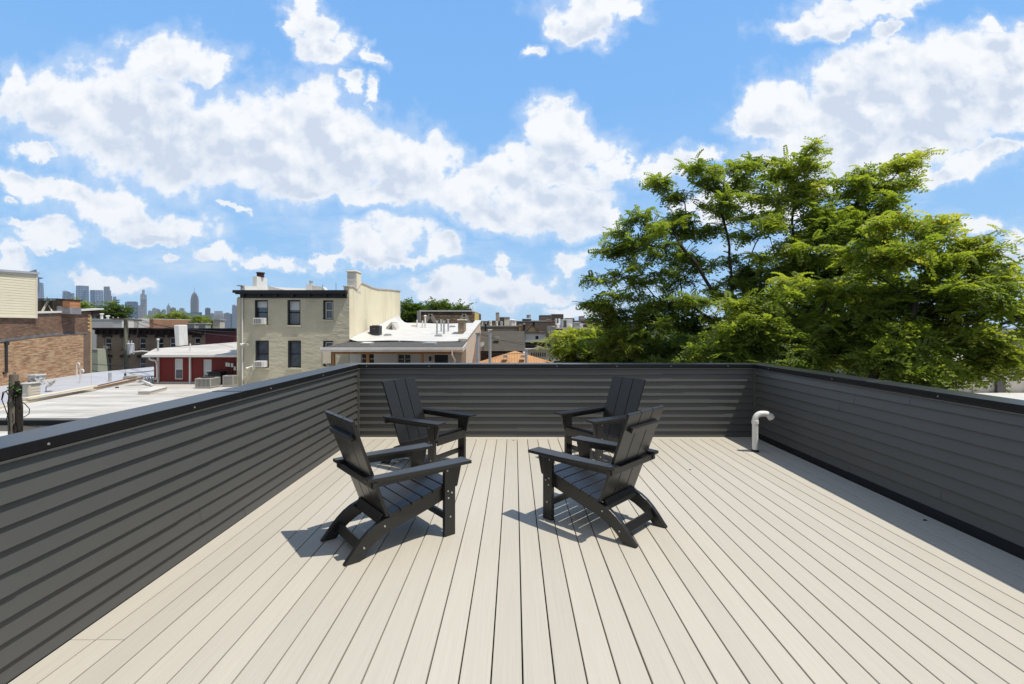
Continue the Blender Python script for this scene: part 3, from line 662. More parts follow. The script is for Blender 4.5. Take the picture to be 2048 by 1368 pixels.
# chimneys on it (masonry stays with the building)
def chimney(par, px0, px1, pyt, pyb, Y, dep, m_, cap_m=None, name="chimney", pot=None):
    c = MB(); x0, x1 = GX(px0, Y), GX(px1, Y); c.box(x0, x1, Y, Y + dep, GZ(pyb, Y), GZ(pyt, Y)); o = world_part(c, name, m_, par)
    if cap_m: q = MB(); q.box(x0 - .05, x1 + .05, Y - .05, Y + dep + .05, GZ(pyt, Y) - .14, GZ(pyt, Y) + .05); world_part(q, "chimney_cap", cap_m, o, bevel=.03)
    if pot:
        q = MB(); ptx = GX(pot[0], Y); pz = GZ(pyt, Y); h = (pot[1]) * Y / F; rr = pot[2]; q.tube([(ptx, Y + dep / 2, pz), (ptx, Y + dep / 2, pz + h * .8), (ptx, Y + dep / 2, pz + h * .82), (ptx, Y + dep / 2, pz + h)], [rr, rr, rr * 1.25, rr * 1.15], 12); world_part(q, "chimney_pot", pot[3], o, smooth=True)
    return o
B_wch = brick('painted_white_brick', (.72, .70, .66), (.55, .53, .50), (.62, .60, .57), axis='yz')
chimney(tb, 505.5, 513.5, 552.5, 582, 27.6, 1.15, M_white, None, pot=(510.5, 10, .2, M_browncorn))
m_ = MB(); ya = 27.6; m_.prism([(GX(534.2, ya), ya + .1, GZ(571, ya)), (GX(534.2, ya), ya + .1, GZ(583, ya)), (GX(575, ya), ya + .1, GZ(581, ya))], (0, .5, 0)); world_part(m_, "roof_flashing", M_roofb, tb)
chimney(tb, 611.5, 623, 568.5, 582, 28.4, .6, M_white, None, pot=(618, 8, .10, M_galv))
m_ = MB(); ya = 28.4; m_.prism([(GX(623.2, ya), ya + .05, GZ(570, ya)), (GX(623.2, ya), ya + .05, GZ(583, ya)), (GX(653, ya), ya + .05, GZ(583, ya)), (GX(644, ya), ya + .05, GZ(573.5, ya))], (0, .5, 0)); world_part(m_, "roof_flashing", M_roofb, tb)
c = MB(); c.box(TX1 - .52, TX1 + .012, 27.15, 27.95, 3.6, GZ(545.5, 27.15)); o = world_part(c, "chimney", B_wch, tb)
c = MB(); c.box(TX1 - .56, TX1 + .05, 27.10, 28.0, GZ(545.3, 27.15), GZ(541, 27.15)); world_part(c, "chimney_cap", M_cream, o, bevel=.04)
c = MB(); c.box(TX1 + .0125, TX1 + .018, 27.16, 27.94, 3.7, GZ(546, 27.15)); world_part(c, "chimney_render", M_tanside, o)
for px in (645.5, 672):
    c = MB(); x = GX(px, 28); c.tube([(x, 28, TZ), (x, 28, GZ(569 if px < 650 else 566.5, 28))], .012, 6); world_part(c, "antenna_rod", M_wire, tb)

# ------------------------------------------------------------------ house with the white roof and timber porch
Y = 26.0; HX0, HX1 = TX1 + .02, GX(932, Y)
hs_ = building("porch_house", "low house with a bright white roof, two pipe stacks and a dark shingled timber porch", "house", (HX0 + HX1) / 2, Y)
zf, zb2, YE = GZ(682, Y), 1.92, 37.0
door = wh(869, 896, 709.5, 760, Y); wA = wh(722, 749, 706.5, 729, Y); wB = wh(795, 822, 707.5, 729, Y)
m_ = MB(); grid_wall(m_, HX0, HX1 - .3, G0, zf - .16, Y, [door, wA, wB], .12); world_part(m_, "front_wall", mat('porch_wall', (.58, .56, .52), rough=.85, var=.06, vscale=(1, 1, 1)), hs_)
window(hs_, wA, Y, M_cream, fw=.05, depth=.12, glass=M_glassd, style='grid'); window(hs_, wB, Y, M_cream, fw=.05, depth=.12, glass=M_glassd, style='grid')
m_ = MB(); m_.box(door[0] + .003, door[1] - .003, Y + .06, Y + .11, door[2], door[3] - .003); world_part(m_, "door", M_blackp, hs_)
# right side wall, with raised coping that follows the roof
m_ = MB(); m_.prism([(HX1 - .3, Y + .003, G0), (HX1 - .3, Y + .003, zf + .02), (HX1 - .3, YE, zb2 + .1), (HX1 - .3, YE, G0)], (.30, 0, 0)); world_part(m_, "side_wall", mat('pink_render', (.66, .50, .37), rough=.9, var=.08, vscale=(.8, .8, .8), dark=((.52, .36, .24), (.6, .6, 1.2)), dthr=(.5, .75)), hs_)
m_ = MB(); m_.prism([(HX1 + .0015, 29.0, G0), (HX1 + .0015, 29.0, -.9), (HX1 + .0015, 30.4, -.35), (HX1 + .0015, 31.4, .1), (HX1 + .0015, 33.0, .9), (HX1 + .0015, 36.9, 1.1), (HX1 + .0015, 36.9, G0)], (.004, 0, 0)); world_part(m_, "bare_brick", B_rose, hs_)
m_ = MB(); m_.hexa([(HX1 - .42, Y + .02, zf), (HX1 + .06, Y + .02, zf), (HX1 + .06, YE, zb2 + .1), (HX1 - .42, YE, zb2 + .1)], [(HX1 - .42, Y + .02, zf + .14), (HX1 + .06, Y + .02, zf + .14), (HX1 + .06, YE, zb2 + .24), (HX1 - .42, YE, zb2 + .24)]); world_part(m_, "side_coping", M_roofb, hs_, bevel=.03)
rs_ = MB(); nx, ny = 26, 30
for j in range(ny + 1):
    for i in range(nx + 1):
        u, v = i / nx, j / ny; x = HX0 + (HX1 - .43 - HX0) * u; y = Y - .02 + (YE - Y) * v
        z = zf + (zb2 - zf) * v + .035 * math.sin(x * 1.3 + y) * math.sin(y * .9) + .5 * max(0, 1 - u * 9) ** 2 * (.3 + v)
        rs_.v.append((x, y, z))
for j in range(ny):
    for i in range(nx):
        a = j * (nx + 1) + i; rs_.f.append((a, a + 1, a + nx + 2, a + nx + 1))
ro_ = world_part(rs_, "roof", M_roofb, hs_, smooth=True)
m_ = MB(); m_.box(HX0 - .1, HX1 - .31, Y - .06, Y - .001, zf - .16, zf - .02); world_part(m_, "roof_edge", M_blackp, hs_)
# porch
PY = 23.0; pz0, pz1 = GZ(695, PY), zf - .05; px0_, px1_ = GX(644, PY), GX(925, PY)
m_ = MB(); m_.hexa([(px0_, PY, pz0 - .03), (px1_, PY, pz0 - .03), (HX1 + .05, Y - .07, pz1 - .03), (HX0 - .18, Y - .07, pz1 - .03)], [(px0_, PY, pz0), (px1_, PY, pz0), (HX1 + .05, Y - .07, pz1), (HX0 - .18, Y - .07, pz1)])
pr = world_part(m_, "porch_roof", M_shingle, hs_)
m_ = MB(); m_.box(px0_ - .06, px1_ + .02, PY - .06, PY - .005, pz0 - .20, pz0 - .01); m_.box(px0_ - .06, px1_ + .04, PY - .14, PY - .062, pz0 - .12, pz0 - .005); world_part(m_, "gutter", M_gutter, hs_, bevel=.01)
m_ = MB(); m_.hexa([(px1_, PY, pz0 - .20), (px1_ + .04, PY, pz0 - .20), (HX1 + .09, Y - .1, pz1 - .2), (HX1 + .05, Y - .1, pz1 - .2)], [(px1_, PY, pz0), (px1_ + .04, PY, pz0), (HX1 + .09, Y - .1, pz1), (HX1 + .05, Y - .1, pz1)]); world_part(m_, "rake_board", M_gutter, hs_)
m_ = MB(); zq = pz0 - .22; m_.box(GX(661, PY), GX(908, PY), PY + .12, PY + .24, zq - .10, zq); world_part(m_, "porch_beam", M_post, hs_)
for (a, b) in ((661.5, 667), (731, 736.5), (840.5, 846)):
    m_ = MB(); m_.box(GX(a, PY), GX(b, PY), PY + .11, PY + .25, G0, zq - .101); world_part(m_, "post", M_post, hs_)
m_ = MB(); xa = GX(905, PY); m_.tube([(xa, PY - .1, pz0 - .12), (xa, PY - .1, pz0 - .35), (xa + .12, PY + .1, pz0 - .62), (xa + .02, PY + .3, pz0 - .85), (xa + .02, PY + .3, -6)], .045, 8); world_part(m_, "downspout", M_gutter, hs_, smooth=True)
for (a, b, c, d, dk_) in ((724, 745, 684.3, 688, M_white), (847, 872, 684, 687.8, M_glass)):
    Yq = 24.6; zq2 = pz0 + (pz1 - pz0) * (Yq - PY) / 2.93; x0, x1 = GX(a, Yq), GX(b, Yq)
    m_ = MB(); sl = (pz1 - pz0) / 2.93; m_.hexa([(x0, Yq - .35, zq2 - .35 * sl - .01), (x1, Yq - .35, zq2 - .35 * sl - .01), (x1, Yq + .35, zq2 + .35 * sl - .01), (x0, Yq + .35, zq2 + .35 * sl - .01)], [(x0, Yq - .35, zq2 - .35 * sl + .09), (x1, Yq - .35, zq2 - .35 * sl + .09), (x1, Yq + .35, zq2 + .35 * sl + .09), (x0, Yq + .35, zq2 + .35 * sl + .09)]); o = world_part(m_, "skylight", M_acgrey, pr)
    m_ = MB(); m_.hexa([(x0 + .05, Yq - .3, zq2 - .3 * sl + .091), (x1 - .05, Yq - .3, zq2 - .3 * sl + .091), (x1 - .05, Yq + .3, zq2 + .3 * sl + .091), (x0 + .05, Yq + .3, zq2 + .3 * sl + .091)], [(x0 + .05, Yq - .3, zq2 - .3 * sl + .10), (x1 - .05, Yq - .3, zq2 - .3 * sl + .10), (x1 - .05, Yq + .3, zq2 + .3 * sl + .10), (x0 + .05, Yq + .3, zq2 + .3 * sl + .10)]); world_part(m_, "skylight_pane", dk_, o)
t = empty("wall_lantern", "small dark red lantern on the porch wall left of the black doorway", "lamp", P(861, 717, Y - .01)); m_ = MB(); m_.tube([(0, -.12, -.14), (0, -.12, .05), (0, -.12, .12)], [.05, .085, .02], 8); m_.build("lantern", mat('oxide_red', (.10, .02, .015), rough=.5), t); m_ = MB(); m_.bar((0, 0, .05), (0, -.12, .12), .03, .03); m_.build("bracket", M_blackp, t)
def roofz(Yq): return zf + (zb2 - zf) * (Yq - Y) / (YE - Y)
def on_roof_Y(py):   # depth on that roof at which the photo row py lies
    lo, hi = Y, YE
    for _ in range(40):
        mid = (lo + hi) / 2
        if GZ(py, mid) > roofz(mid): lo = mid
        else: hi = mid
    return lo
Yq = on_roof_Y(671)
def condenser(name, label, x0, x1, y0, y1, z0, z1, body, fan_top=True, parent_group=None, mark=False):
    t = empty(name, label, "air conditioner", ((x0 + x1) / 2, (y0 + y1) / 2, z0), group=parent_group)
    m = MB(); m.box(x0 + .03, x1 - .03, y0 + .03, y1 - .03, z0 + .05, z1 - .05); world_part(m, "coil", M_rubber, t)
    m = MB(); m.box(x0, x1, y0, y1, z1 - .05, z1); m.box(x0, x1, y0, y1, z0, z0 + .06)
    for (a, b) in ((x0, y0), (x1 - .04, y0), (x0, y1 - .04), (x1 - .04, y1 - .04)): m.box(a, a + .04, b, b + .04, z0 + .06, z1 - .05)
    world_part(m, "casing", body, t, bevel=.006)
    m = MB(); n = 12
    for k in range(1, n):
        xx = x0 + (x1 - x0) * k / n; m.box(xx - .014, xx + .014, y0 + .006, y0 + .026, z0 + .061, z1 - .051)
        yy_ = y0 + (y1 - y0) * k / n; m.box(x1 - .026, x1 - .006, yy_ - .014, yy_ + .014, z0 + .061, z1 - .051)
    world_part(m, "grille", body, t)
    if fan_top:
        m = MB(); cx_, cy_ = (x0 + x1) / 2, (y0 + y1) / 2; m.tube([(cx_, cy_, z1 + .001), (cx_, cy_, z1 + .03)], min(x1 - x0, y1 - y0) * .40, 20); world_part(m, "fan_guard", M_rubber, t)
    if mark:
        m = MB(); m.box(x0 + (x1-x0)*.36, x0 + (x1-x0)*.60, y0 - .004, y0 + .004, z1 - .20, z1 - .165); world_part(m, "badge", mat('badge_red', (.45, .05, .05)), t)
    return t
x0, x1 = GX(739, Yq), GX(758.5, Yq)
condenser("condenser_unit", "dark grey square condenser unit with a red badge on the bright white roof", x0, x1, Yq, Yq + .6, roofz(Yq) + .03, GZ(651.5, Yq), mat('dark_ac', (.045, .05, .055), rough=.5), mark=True)
# little glazed roof hatch
Yh = on_roof_Y(659.5); t = empty("roof_hatch", "white gabled roof hatch on the bright white roof against the cream wall", "skylight", (GX(784, Yh), Yh, roofz(Yh)))
xa, xb, xm = GX(768, Yh), GX(794, Yh), GX(783, Yh); zl, zh = GZ(658, Yh), GZ(645, Yh)
m_ = MB(); m_.box(xa, xb, Yh, Yh + 1.6, roofz(Yh) - .1, zl - .06); world_part(m_, "curb", M_cream, t)
m_ = MB(); m_.prism([(xa, Yh + .02, zl - .059), (xb, Yh + .02, zl - .059), (xm, Yh + .02, zh)], (0, 1.56, 0)); world_part(m_, "glazed_roof", M_roofw, t)
m_ = MB(); m_.prism([(xa + .28, Yh + .01, zl - .03), (xb - .30, Yh + .01, zl - .03), (xm, Yh + .01, zh - .14)], (0, .006, 0)); world_part(m_, "gable_pane", M_glass, t)
m_ = MB(); m_.hexa([(xa - .06, Yh - .04, zl - .10), (xa, Yh - .04, zl - .10), (xm, Yh - .04, zh), (xm - .06, Yh - .04, zh)][:2] + [(xa, Yh + 1.6, zl - .1), (xa - .06, Yh + 1.6, zl - .1)], [(xm - .04, Yh - .04, zh + .03), (xm + .02, Yh - .04, zh + .03), (xm + .02, Yh + 1.6, zh + .03), (xm - .04, Yh + 1.6, zh + .03)]); world_part(m_, "verge", M_white, t)
pls = [(834, 639.5, 655, .05, 0, "white pipe nearest the shingled mansard's left gable"), (845, 641, 656, .05, 0, "short white pipe between two taller ones on the bright roof"), (850.5, 633.5, 655.5, .055, .12, "tallest white pipe with a cap on the bright white roof"),
       (874, 643, 667, .055, .05, "left front grey pipe of the four stacks on the bright roof"), (882.5, 640.5, 663, .05, .05, "left rear grey pipe of the four stacks on the bright roof"), (888, 643, 667, .055, .05, "right front grey pipe of the four stacks on the bright roof"), (896.5, 640, 663, .05, .05, "rightmost grey pipe of the four stacks, beside the brick chimney")]
for (px, a, b, r_, cp_, lab) in pls:
    Yq = on_roof_Y(b); pipe("roof_pipe", lab, px, a, b, Yq, r_, M_white if px < 860 else M_galv, zbot=roofz(Yq) - .03, cap=cp_ or None, capm=M_white, group="pipe stacks on the bright white roof")
for (px, py, lab) in ((715, 670.5, "low white roof patch in front of the dark condenser"), (776, 671, "small grey roof drain left of the pipe stacks on the bright roof"), (877, 672.5, "low white box vent below the four grey stacks"), (829, 653, "small tan roof vent behind the white pipes"), (905, 654, "dark low slot vent between stacks and brick chimney")):
    Yq = on_roof_Y(py); m_ = MB(); m_.box(-.22, .22, -.1, .14, 0, .07); m_.box(-.16, .16, -.06, .10, .0701, .11)
    tag(m_.build("roof_vent", M_cream if 'tan' in lab else (M_galv if 'grey' in lab or 'dark' in lab else M_roofw), loc=(GX(px, Yq), Yq, roofz(Yq))), lab, "roof vent")
Yq = on_roof_Y(668); o = MB(); x0, x1 = GX(916, Yq), GX(929, Yq); o.box(x0, x1, Yq, Yq + 1.0, roofz(Yq) - .1, GZ(641, Yq))
ch = world_part(o, "chimney", brick('sooty_brick', (.24, .17, .12), (.36, .27, .19), (.3, .25, .2), axis='xz', bw=.2, rh=.08), hs_)
o = MB(); o.box(x0 - .07, x1 + .07, Yq - .07, Yq + 1.07, GZ(640.8, Yq), GZ(638.5, Yq)); world_part(o, "chimney_cap", M_cream, ch, bevel=.02)

# ------------------------------------------------------------------ red building behind the big flat roof
Y = 27.0
rb_ = building("red_house", "dark red boarded house with white corner posts and a sloping white roof", "house", GX(390, Y), Y)
ez = GZ(712, Y); xa, xb = GX(308, Y), TX0 - .05
h1, h2, h3 = wh(348.4, 365.4, 717.5, 759, Y), wh(405.8, 423, 719, 763, Y), wh(472, 486, 718, 742, Y)
m_ = MB(); grid_wall(m_, xa, xb + 1, G0, ez - .02, Y, [h1, h2, h3], .10); m_.poly([(xa, Y, G0), (xa, 38, G0), (xa - 1, 38, .2), (xa, Y, ez - .02)]); world_part(m_, "wall", M_red, rb_)
window(rb_, h1, Y, M_white, fw=.055, depth=.10, glass=M_glass, upper=(M_blind, .48)); window(rb_, h2, Y, M_white, fw=.055, depth=.10, glass=M_glass, upper=(M_blind, .30)); window(rb_, h3, Y, M_white, fw=.05, depth=.10)
A = Vector(P(287, 712, 26.6)); B_ = Vector((xb + .9, 26.6, A.z)); C_ = Vector(P(478, 668, 40)); D_ = Vector(P(310, 699, 29.6)); E_ = Vector((B_.x, 40, C_.z))
dz = Vector((0, 0, .06))
m_ = MB(); m_.hexa([A, B_, E_, D_], [A + dz, B_ + dz, E_ + dz, D_ + dz]); rr_ = world_part(m_, "roof", M_roofw, rb_)
m_ = MB(); m_.bar(A + Vector((-.02, -.05, .0)), B_ + Vector((0, -.05, .0)), .10, .12); world_part(m_, "gutter", M_gutter, rb_)
for px in (317.5, 381.5):
    m_ = MB(); x = GX(px, Y); m_.box(x - .045, x + .045, Y - .09, Y - .004, G0, ez - .08); world_part(m_, "corner_post", M_white, rb_)
m_ = MB(); pts = [(298, 714.5), (300, 719), (311, 721), (314, 727), (314.5, 754), (310, 759)]; m_.tube([(GX(a, Y - .15), Y - .15, GZ(b, Y - .15)) for a, b in pts], .05, 8); world_part(m_, "downspout", M_gutter, rb_, smooth=True)
m_ = MB(); m_.box(xa - .01, xb, Y - .05, Y - .004, GZ(767, Y), GZ(763.5, Y)); world_part(m_, "base_board", M_concrete, rb_)
# leaning white chimney block on its roof
ya = 30.5; m_ = MB(); m_.hexa([P(350, 692, ya), P(360, 692, ya), (GX(360, ya), ya + .8, GZ(692, ya)), (GX(350, ya), ya + .8, GZ(692, ya))], [P(347, 650.5, ya), P(358, 649.5, ya), (GX(358, ya), ya + .8, GZ(649.5, ya)), (GX(347, ya), ya + .8, GZ(650.5, ya))])
world_part(m_, "chimney", mat('white_membrane', (.66, .66, .65), rough=.7, var=.12, vscale=(5, 5, 2)), rb_, bevel=.04)
def redroof(px, py):
    n = (B_ - A).cross(D_ - A).normalized(); d = Vector(((px - 1029) / F, 1, -(py - 655) / F)); o = Vector((0, 0, HC)); t = (A + dz - o).dot(n) / d.dot(n); return o + d * t
q = redroof(316, 702.5); pipe("roof_pipe", "galvanised vent with a domed cap at the left end of the red house roof", 316, 681, 702, q.y, .05, M_galv, zbot=q.z - .02, cap=.12, group="vents on the red house roof")
q = redroof(380.5, 702.5); pipe("roof_pipe", "thin white vent right of the leaning white chimney on the red house", 380.5, 687, 702, q.y, .035, M_white, zbot=q.z - .02, group="vents on the red house roof")
q = redroof(425, 697)

# ------------------------------------------------------------------ big flat roof in front of it
FZ = -1.60
fb = building("flat_roof_building", "low building whose broad white flat roof fills the view beyond the left parapet", "building", -14, 18)
edge = [(-19.7, 16.75), (-20.3, 18.8), (-21.35, 23.2), (-22.9, 29.2)]
m_ = MB(); m_.plan([(-6.2, 16.75)] + edge[:1] + edge[1:] + [(-22.9, 30), (-6.2, 30)], G0, FZ - .2); world_part(m_, "wall", M_concrete, fb)
m_ = MB(); m_.plan([(-6.2, 16.70)] + edge[:1] + edge[1:] + [(-22.9, 30.05), (-6.2, 30.05)], FZ - .199, FZ); world_part(m_, "roof", M_roofw, fb)
m_ = MB()
for k, (xa_, xb_) in enumerate(((-19.9, -6.3), (-20.5, -6.3), (-21.2, -6.3), (-21.7, -6.3), (-22.3, -6.3))):
    yk = 18.2 + 2.3 * k; m_.box(xa_ + .2, xb_, yk, yk + .13, FZ + .001, FZ + .008)
world_part(m_, "membrane_laps", mat('membrane_lap', (.47, .445, .40), rough=.8, var=.25, vscale=(.7, 3, 1)), fb)
m_ = MB()
for a, b in zip(edge[:-1], edge[1:]): m_.bar((a[0], a[1], FZ + .045), (b[0], b[1], FZ + .045), .16, .088)
world_part(m_, "roof_kerb", M_cream, fb)
m_ = MB(); m_.box(-19.7, -6.2, 16.55, 16.69, FZ - .22, FZ - .06); world_part(m_, "roof_edge", M_flash, fb)
fb2 = building("near_flat_building", "nearest white flat roof, a strip below the broad one at the left edge", "building", -14, 13)
m_ = MB(); m_.plan([(-30, 8.0), (-5, 8.0), (-5, 15.6), (-30, 15.6)], G0, FZ - .5); world_part(m_, "wall", M_concrete, fb2)
m_ = MB(); m_.plan([(-30, 14.3), (-5, 14.3), (-5, 15.7), (-30, 15.7)], FZ - .499, FZ - .24); world_part(m_, "roof", M_roofw, fb2)
m_ = MB(); m_.plan([(-30, 7.95), (-5, 7.95), (-5, 13.8), (-30, 13.8)], FZ - .499, FZ - .36); world_part(m_, "roof_deck", M_shingle, fb2)
def roofY(py, z=FZ): return (HC - z) * F / (py - 655)
# equipment on the flat roof
Yq = roofY(777); condenser("condenser_unit", "light grey slatted condenser unit standing free on the broad flat roof", GX(389.5, Yq), GX(421, Yq), Yq, Yq + .85, FZ + .03, GZ(757, Yq), M_acgrey)
Yq = roofY(773.5); condenser("condenser_unit", "grey condenser unit beside the olive wall on the broad flat roof", GX(445, Yq), GX(466, Yq), Yq, Yq + .8, FZ + .03, GZ(751.5, Yq), M_acgrey)
Yq = roofY(769.5); t = empty("roof_tank", "black ribbed bin standing between the two grey condenser units", "bin", (GX(428, Yq), Yq + .35, FZ))
m_ = MB(); m_.box(GX(415, Yq), GX(440, Yq), Yq, Yq + .7, FZ, GZ(747, Yq)); world_part(m_, "body", M_rubber, t, bevel=.03)
m_ = MB(); m_.box(GX(414, Yq), GX(441, Yq), Yq - .03, Yq + .73, GZ(746.8, Yq), GZ(744, Yq)); world_part(m_, "lid", M_blackp, t, bevel=.01)
Yq = roofY(768.3); m_ = MB(); m_.box(GX(443, Yq), GX(461, Yq), Yq + .2, Yq + .5, FZ, GZ(746, Yq)); m_.box(GX(441, Yq), GX(443.2, Yq), Yq + .19, Yq + .4, FZ, GZ(744, Yq)); tag(m_.build("equipment_box", M_blackp, bevel=.02), "black equipment box against the red wall behind the right condenser", "box")
for k, (px, py) in enumerate(((453, 729), (457.5, 729.5), (464, 730.5), (469.5, 737))):
    t = empty("meter_box", ["leftmost small white meter box on the red wall", "second small white meter box from the left on the red wall", "third small white meter box from the left on the red wall", "lowest and rightmost small white meter box on the red wall"][k], "meter", P(px, py, 26.9), group="meter boxes on the red wall")
    m_ = MB(); m_.box(-.055, .055, 0, .09, -.11, .11); m_.build("box", M_white, t); m_ = MB(); m_.tube([(0, .05, -.11), (.01 * k, .04, -.6), (.03, .05, -1.2)], .012, 5); m_.build("cable", M_wire, t)
Yq = roofY(789.5); t = empty("roof_hatch", "low white roof hatch lying on the broad flat roof", "hatch", (GX(300, Yq), Yq, FZ))
m_ = MB(); m_.plan([P(276, 0, Yq)[:2], P(300, 0, Yq)[:2], (GX(331, Yq + 1.6), Yq + 1.7), (GX(303, Yq + 1.6), Yq + 1.7)], FZ, FZ + .13); world_part(m_, "curb", M_concrete, t)
m_ = MB(); m_.plan([P(275.5, 0, Yq - .02)[:2], P(300.5, 0, Yq - .02)[:2], (GX(331.5, Yq + 1.6), Yq + 1.74), (GX(302.5, Yq + 1.6), Yq + 1.74)], FZ + .131, FZ + .19); world_part(m_, "lid", M_roofb, t, bevel=.02)
Yq = roofY(776); m_ = MB(); m_.tube([(0, 0, 0), (0, 0, .05), (0, 0, .07)], [.09, .08, .03], 10); tag(m_.build("roof_drain", M_rubber, loc=(GX(234, Yq), Yq, FZ)), "small black roof drain near the kerb of the broad flat roof", "drain")

# ------------------------------------------------------------------ silver grey lower roof and what stands on it
def gz(y): return -2.92 + (y - 36.65) * .035
gb = building("grey_roof_building", "long low building with a pale silver grey roof along the brown brick wall", "building", -30, 30)
pg = [(-39.62, 14.0), (-20.0, 14.0), (-20.6, 18.8), (-21.6, 23.2), (-23.1, 29.2), (-23.1, 49.2), (-37.5, 49.2), (-39.62, 44.4)]
m_ = MB(); m_.plan(pg, [G0] * len(pg), [gz(y) - .15 for x, y in pg]); world_part(m_, "wall", M_concrete, gb)
m_ = MB(); m_.plan(pg, [gz(y) - .149 for x, y in pg], [gz(y) for x, y in pg]); world_part(m_, "roof", M_roofg, gb)
def greyY(py):
    # row py on that sloping roof
    lo, hi = 10., 60.
    for _ in range(40):
        mid = (lo + hi) / 2
        if GZ(py, mid) > gz(mid): lo = mid
        else: hi = mid
    return lo
Yq = greyY(752); pipe("hooked_vent", "taller hooked white vent pipe in front of the patched brick wall", 153.5, 726, 752, Yq, .055, M_white, zbot=gz(Yq), hook=True, group="hooked vent pipes on the grey roof")
Yq = greyY(766); pipe("hooked_vent", "nearer hooked white vent pipe, just right of the taller one", 161, 739, 766, Yq, .055, M_white, zbot=gz(Yq), hook=True, group="hooked vent pipes on the grey roof")
Yq = greyY(775); pipe("roof_pipe", "thin white pole on the grey roof below the brick corner", 183, 748, 775, Yq, .03, M_white, zbot=gz(Yq))
Yq = greyY(762.5); pipe("roof_pipe", "dark double stub pipe in the middle of the grey roof", 220, 745, 762, Yq, .11, M_galv, zbot=gz(Yq))
Yq = greyY(754); pipe("roof_pipe", "small black stub pipe at the far right of the grey roof", 250.5, 746.5, 753, Yq, .08, M_rubber, zbot=gz(Yq))
Yq = greyY(759); m_ = MB(); m_.box(GX(245.5, Yq), GX(272, Yq), Yq, Yq + 1.0, gz(Yq), gz(Yq) + .24); m_.box(GX(247, Yq), GX(270, Yq), Yq + .1, Yq + .9, gz(Yq) + .241, gz(Yq) + .30); tag(m_.build("roof_box", M_acgrey, bevel=.02), "long low grey box on the grey roof beside the black stub pipe", "box")
# dish
Yq = greyY(783); t = empty("satellite_dish", "small satellite dish on the grey roof beside the cream siding bulkhead", "satellite dish", (GX(92, Yq), Yq, gz(Yq)))
m_ = MB(); m_.tube([(0, 0, 0), (0, 0, .28), (.16, -.05, .40)], .025, 6); m_.build("mast", M_blackp, t)
m_ = MB(); n = 16; c_ = Vector((.36, -.02, .56)); ax = Vector((-.35, -.6, .72)).normalized(); u = ax.cross(Vector((0, 0, 1))).normalized(); v = ax.cross(u)
rings = [[c_ + (u * math.cos(2 * math.pi * k / n) + v * math.sin(2 * math.pi * k / n)) * r_ - ax * (.10 - .10 * (r_ / .36) ** 2) for k in range(n)] for r_ in (.03, .18, .36)]
for j in range(2):
    for k in range(n): m_.poly([rings[j][k], rings[j][(k + 1) % n], rings[j + 1][(k + 1) % n], rings[j + 1][k]])
m_.poly(rings[0]); o_ = m_.build("dish", M_acgrey, t, smooth=True); sm = o_.modifiers.new("thick", 'SOLIDIFY'); sm.thickness = .012
m_ = MB(); m_.tube([c_ - ax * .1, c_ + ax * .28], .01, 5); m_.build("arm", M_blackp, t)
# bulkhead of cream siding
Yq = 22.5; x0, x1 = GX(42, Yq), GX(57, Yq)
M_lap = mat('cream_lap_siding', (.66, .60, .50), rough=.6)
def lapbox(mb, x0, x1, y0, y1, z0, z1, p=.10, butt=.012):
    z = z1
    while z > z0 + .001:
        zb_ = max(z0, z - p)
        mb.hexa([(x0 - butt, y0 - butt, zb_), (x1 + butt, y0 - butt, zb_), (x1 + butt, y1 + butt, zb_), (x0 - butt, y1 + butt, zb_)], [(x0, y0, z), (x1, y0, z), (x1, y1, z), (x0, y1, z)])
        z = zb_
t = building("stair_bulkhead", "small cream siding bulkhead at the edge of the grey roof near the leaning pole", "building", (x0 + x1) / 2, Yq)
m_ = MB(); lapbox(m_, x0, x1, Yq, Yq + .56, -4, GZ(768.5, Yq), p=.13); world_part(m_, "siding", M_lap, t)
m_ = MB(); m_.box(x1 - .03, x1 + .035, Yq - .035, Yq + .08, -4, GZ(768.5, Yq) - .003); world_part(m_, "corner_board", M_cream, t)
m_ = MB(); m_.box(x0 - .06, x1 + .06, Yq - .06, Yq + .62, GZ(768.4, Yq), GZ(766.8, Yq)); world_part(m_, "roof", M_roofw, t)
Yq = greyY(772); m_ = MB(); m_.box(GX(55, Yq), GX(70, Yq), Yq, Yq + .8, gz(Yq), gz(Yq) + .75); m_.box(GX(53, Yq), GX(72, Yq), Yq - .06, Yq + .86, gz(Yq) + .751, gz(Yq) + .86); tag(m_.build("roof_chimney", mat('stained_white', (.55, .54, .52), var=.3, vscale=(4, 4, 4), dark=((.08, .07, .06), (2, 2, 3)), dthr=(.5, .6)), bevel=.02), "stubby stained white chimney at the foot of the patched brick wall", "chimney")
# loose trim boards along the kerb, white garden chair
t = tag(MB().bar((-20.6, 20.0, FZ + .20), (-21.2, 24.0, FZ + .24), .3, .05).build("trim_board", M_cream), "long cream board lying along the kerb of the broad flat roof", "board")
m_ = MB(); m_.bar((-21.3, 24.1, FZ + .12), (-22.4, 28.6, FZ + .16), .10, .06); m_.bar((-21.5, 24.5, FZ + .19), (-22.5, 28.3, FZ + .26), .05, .05); tag(m_.build("timber_lengths", M_post), "two long brown timbers lying on the kerb towards the red house", "timber")
m_ = MB(); m_.bar((-19.5, 25.6, FZ + .06), (-21.3, 27.0, FZ + .22), .1, .1); m_.bar((-21.3, 26.0, FZ + .05), (-20.4, 26.6, FZ + .1), .2, .08); tag(m_.build("white_pipe_lengths", M_white), "loose white pipe lengths on the flat roof before the red house corner", "pipe")
t = empty("garden_table", "white slatted garden table standing left of the red house corner", "table", P(297, 768, 27.2))
m_ = MB(); m_.box(-.36, .30, -.2, .2, .42, .46); m_.build("table_top", M_white, t)
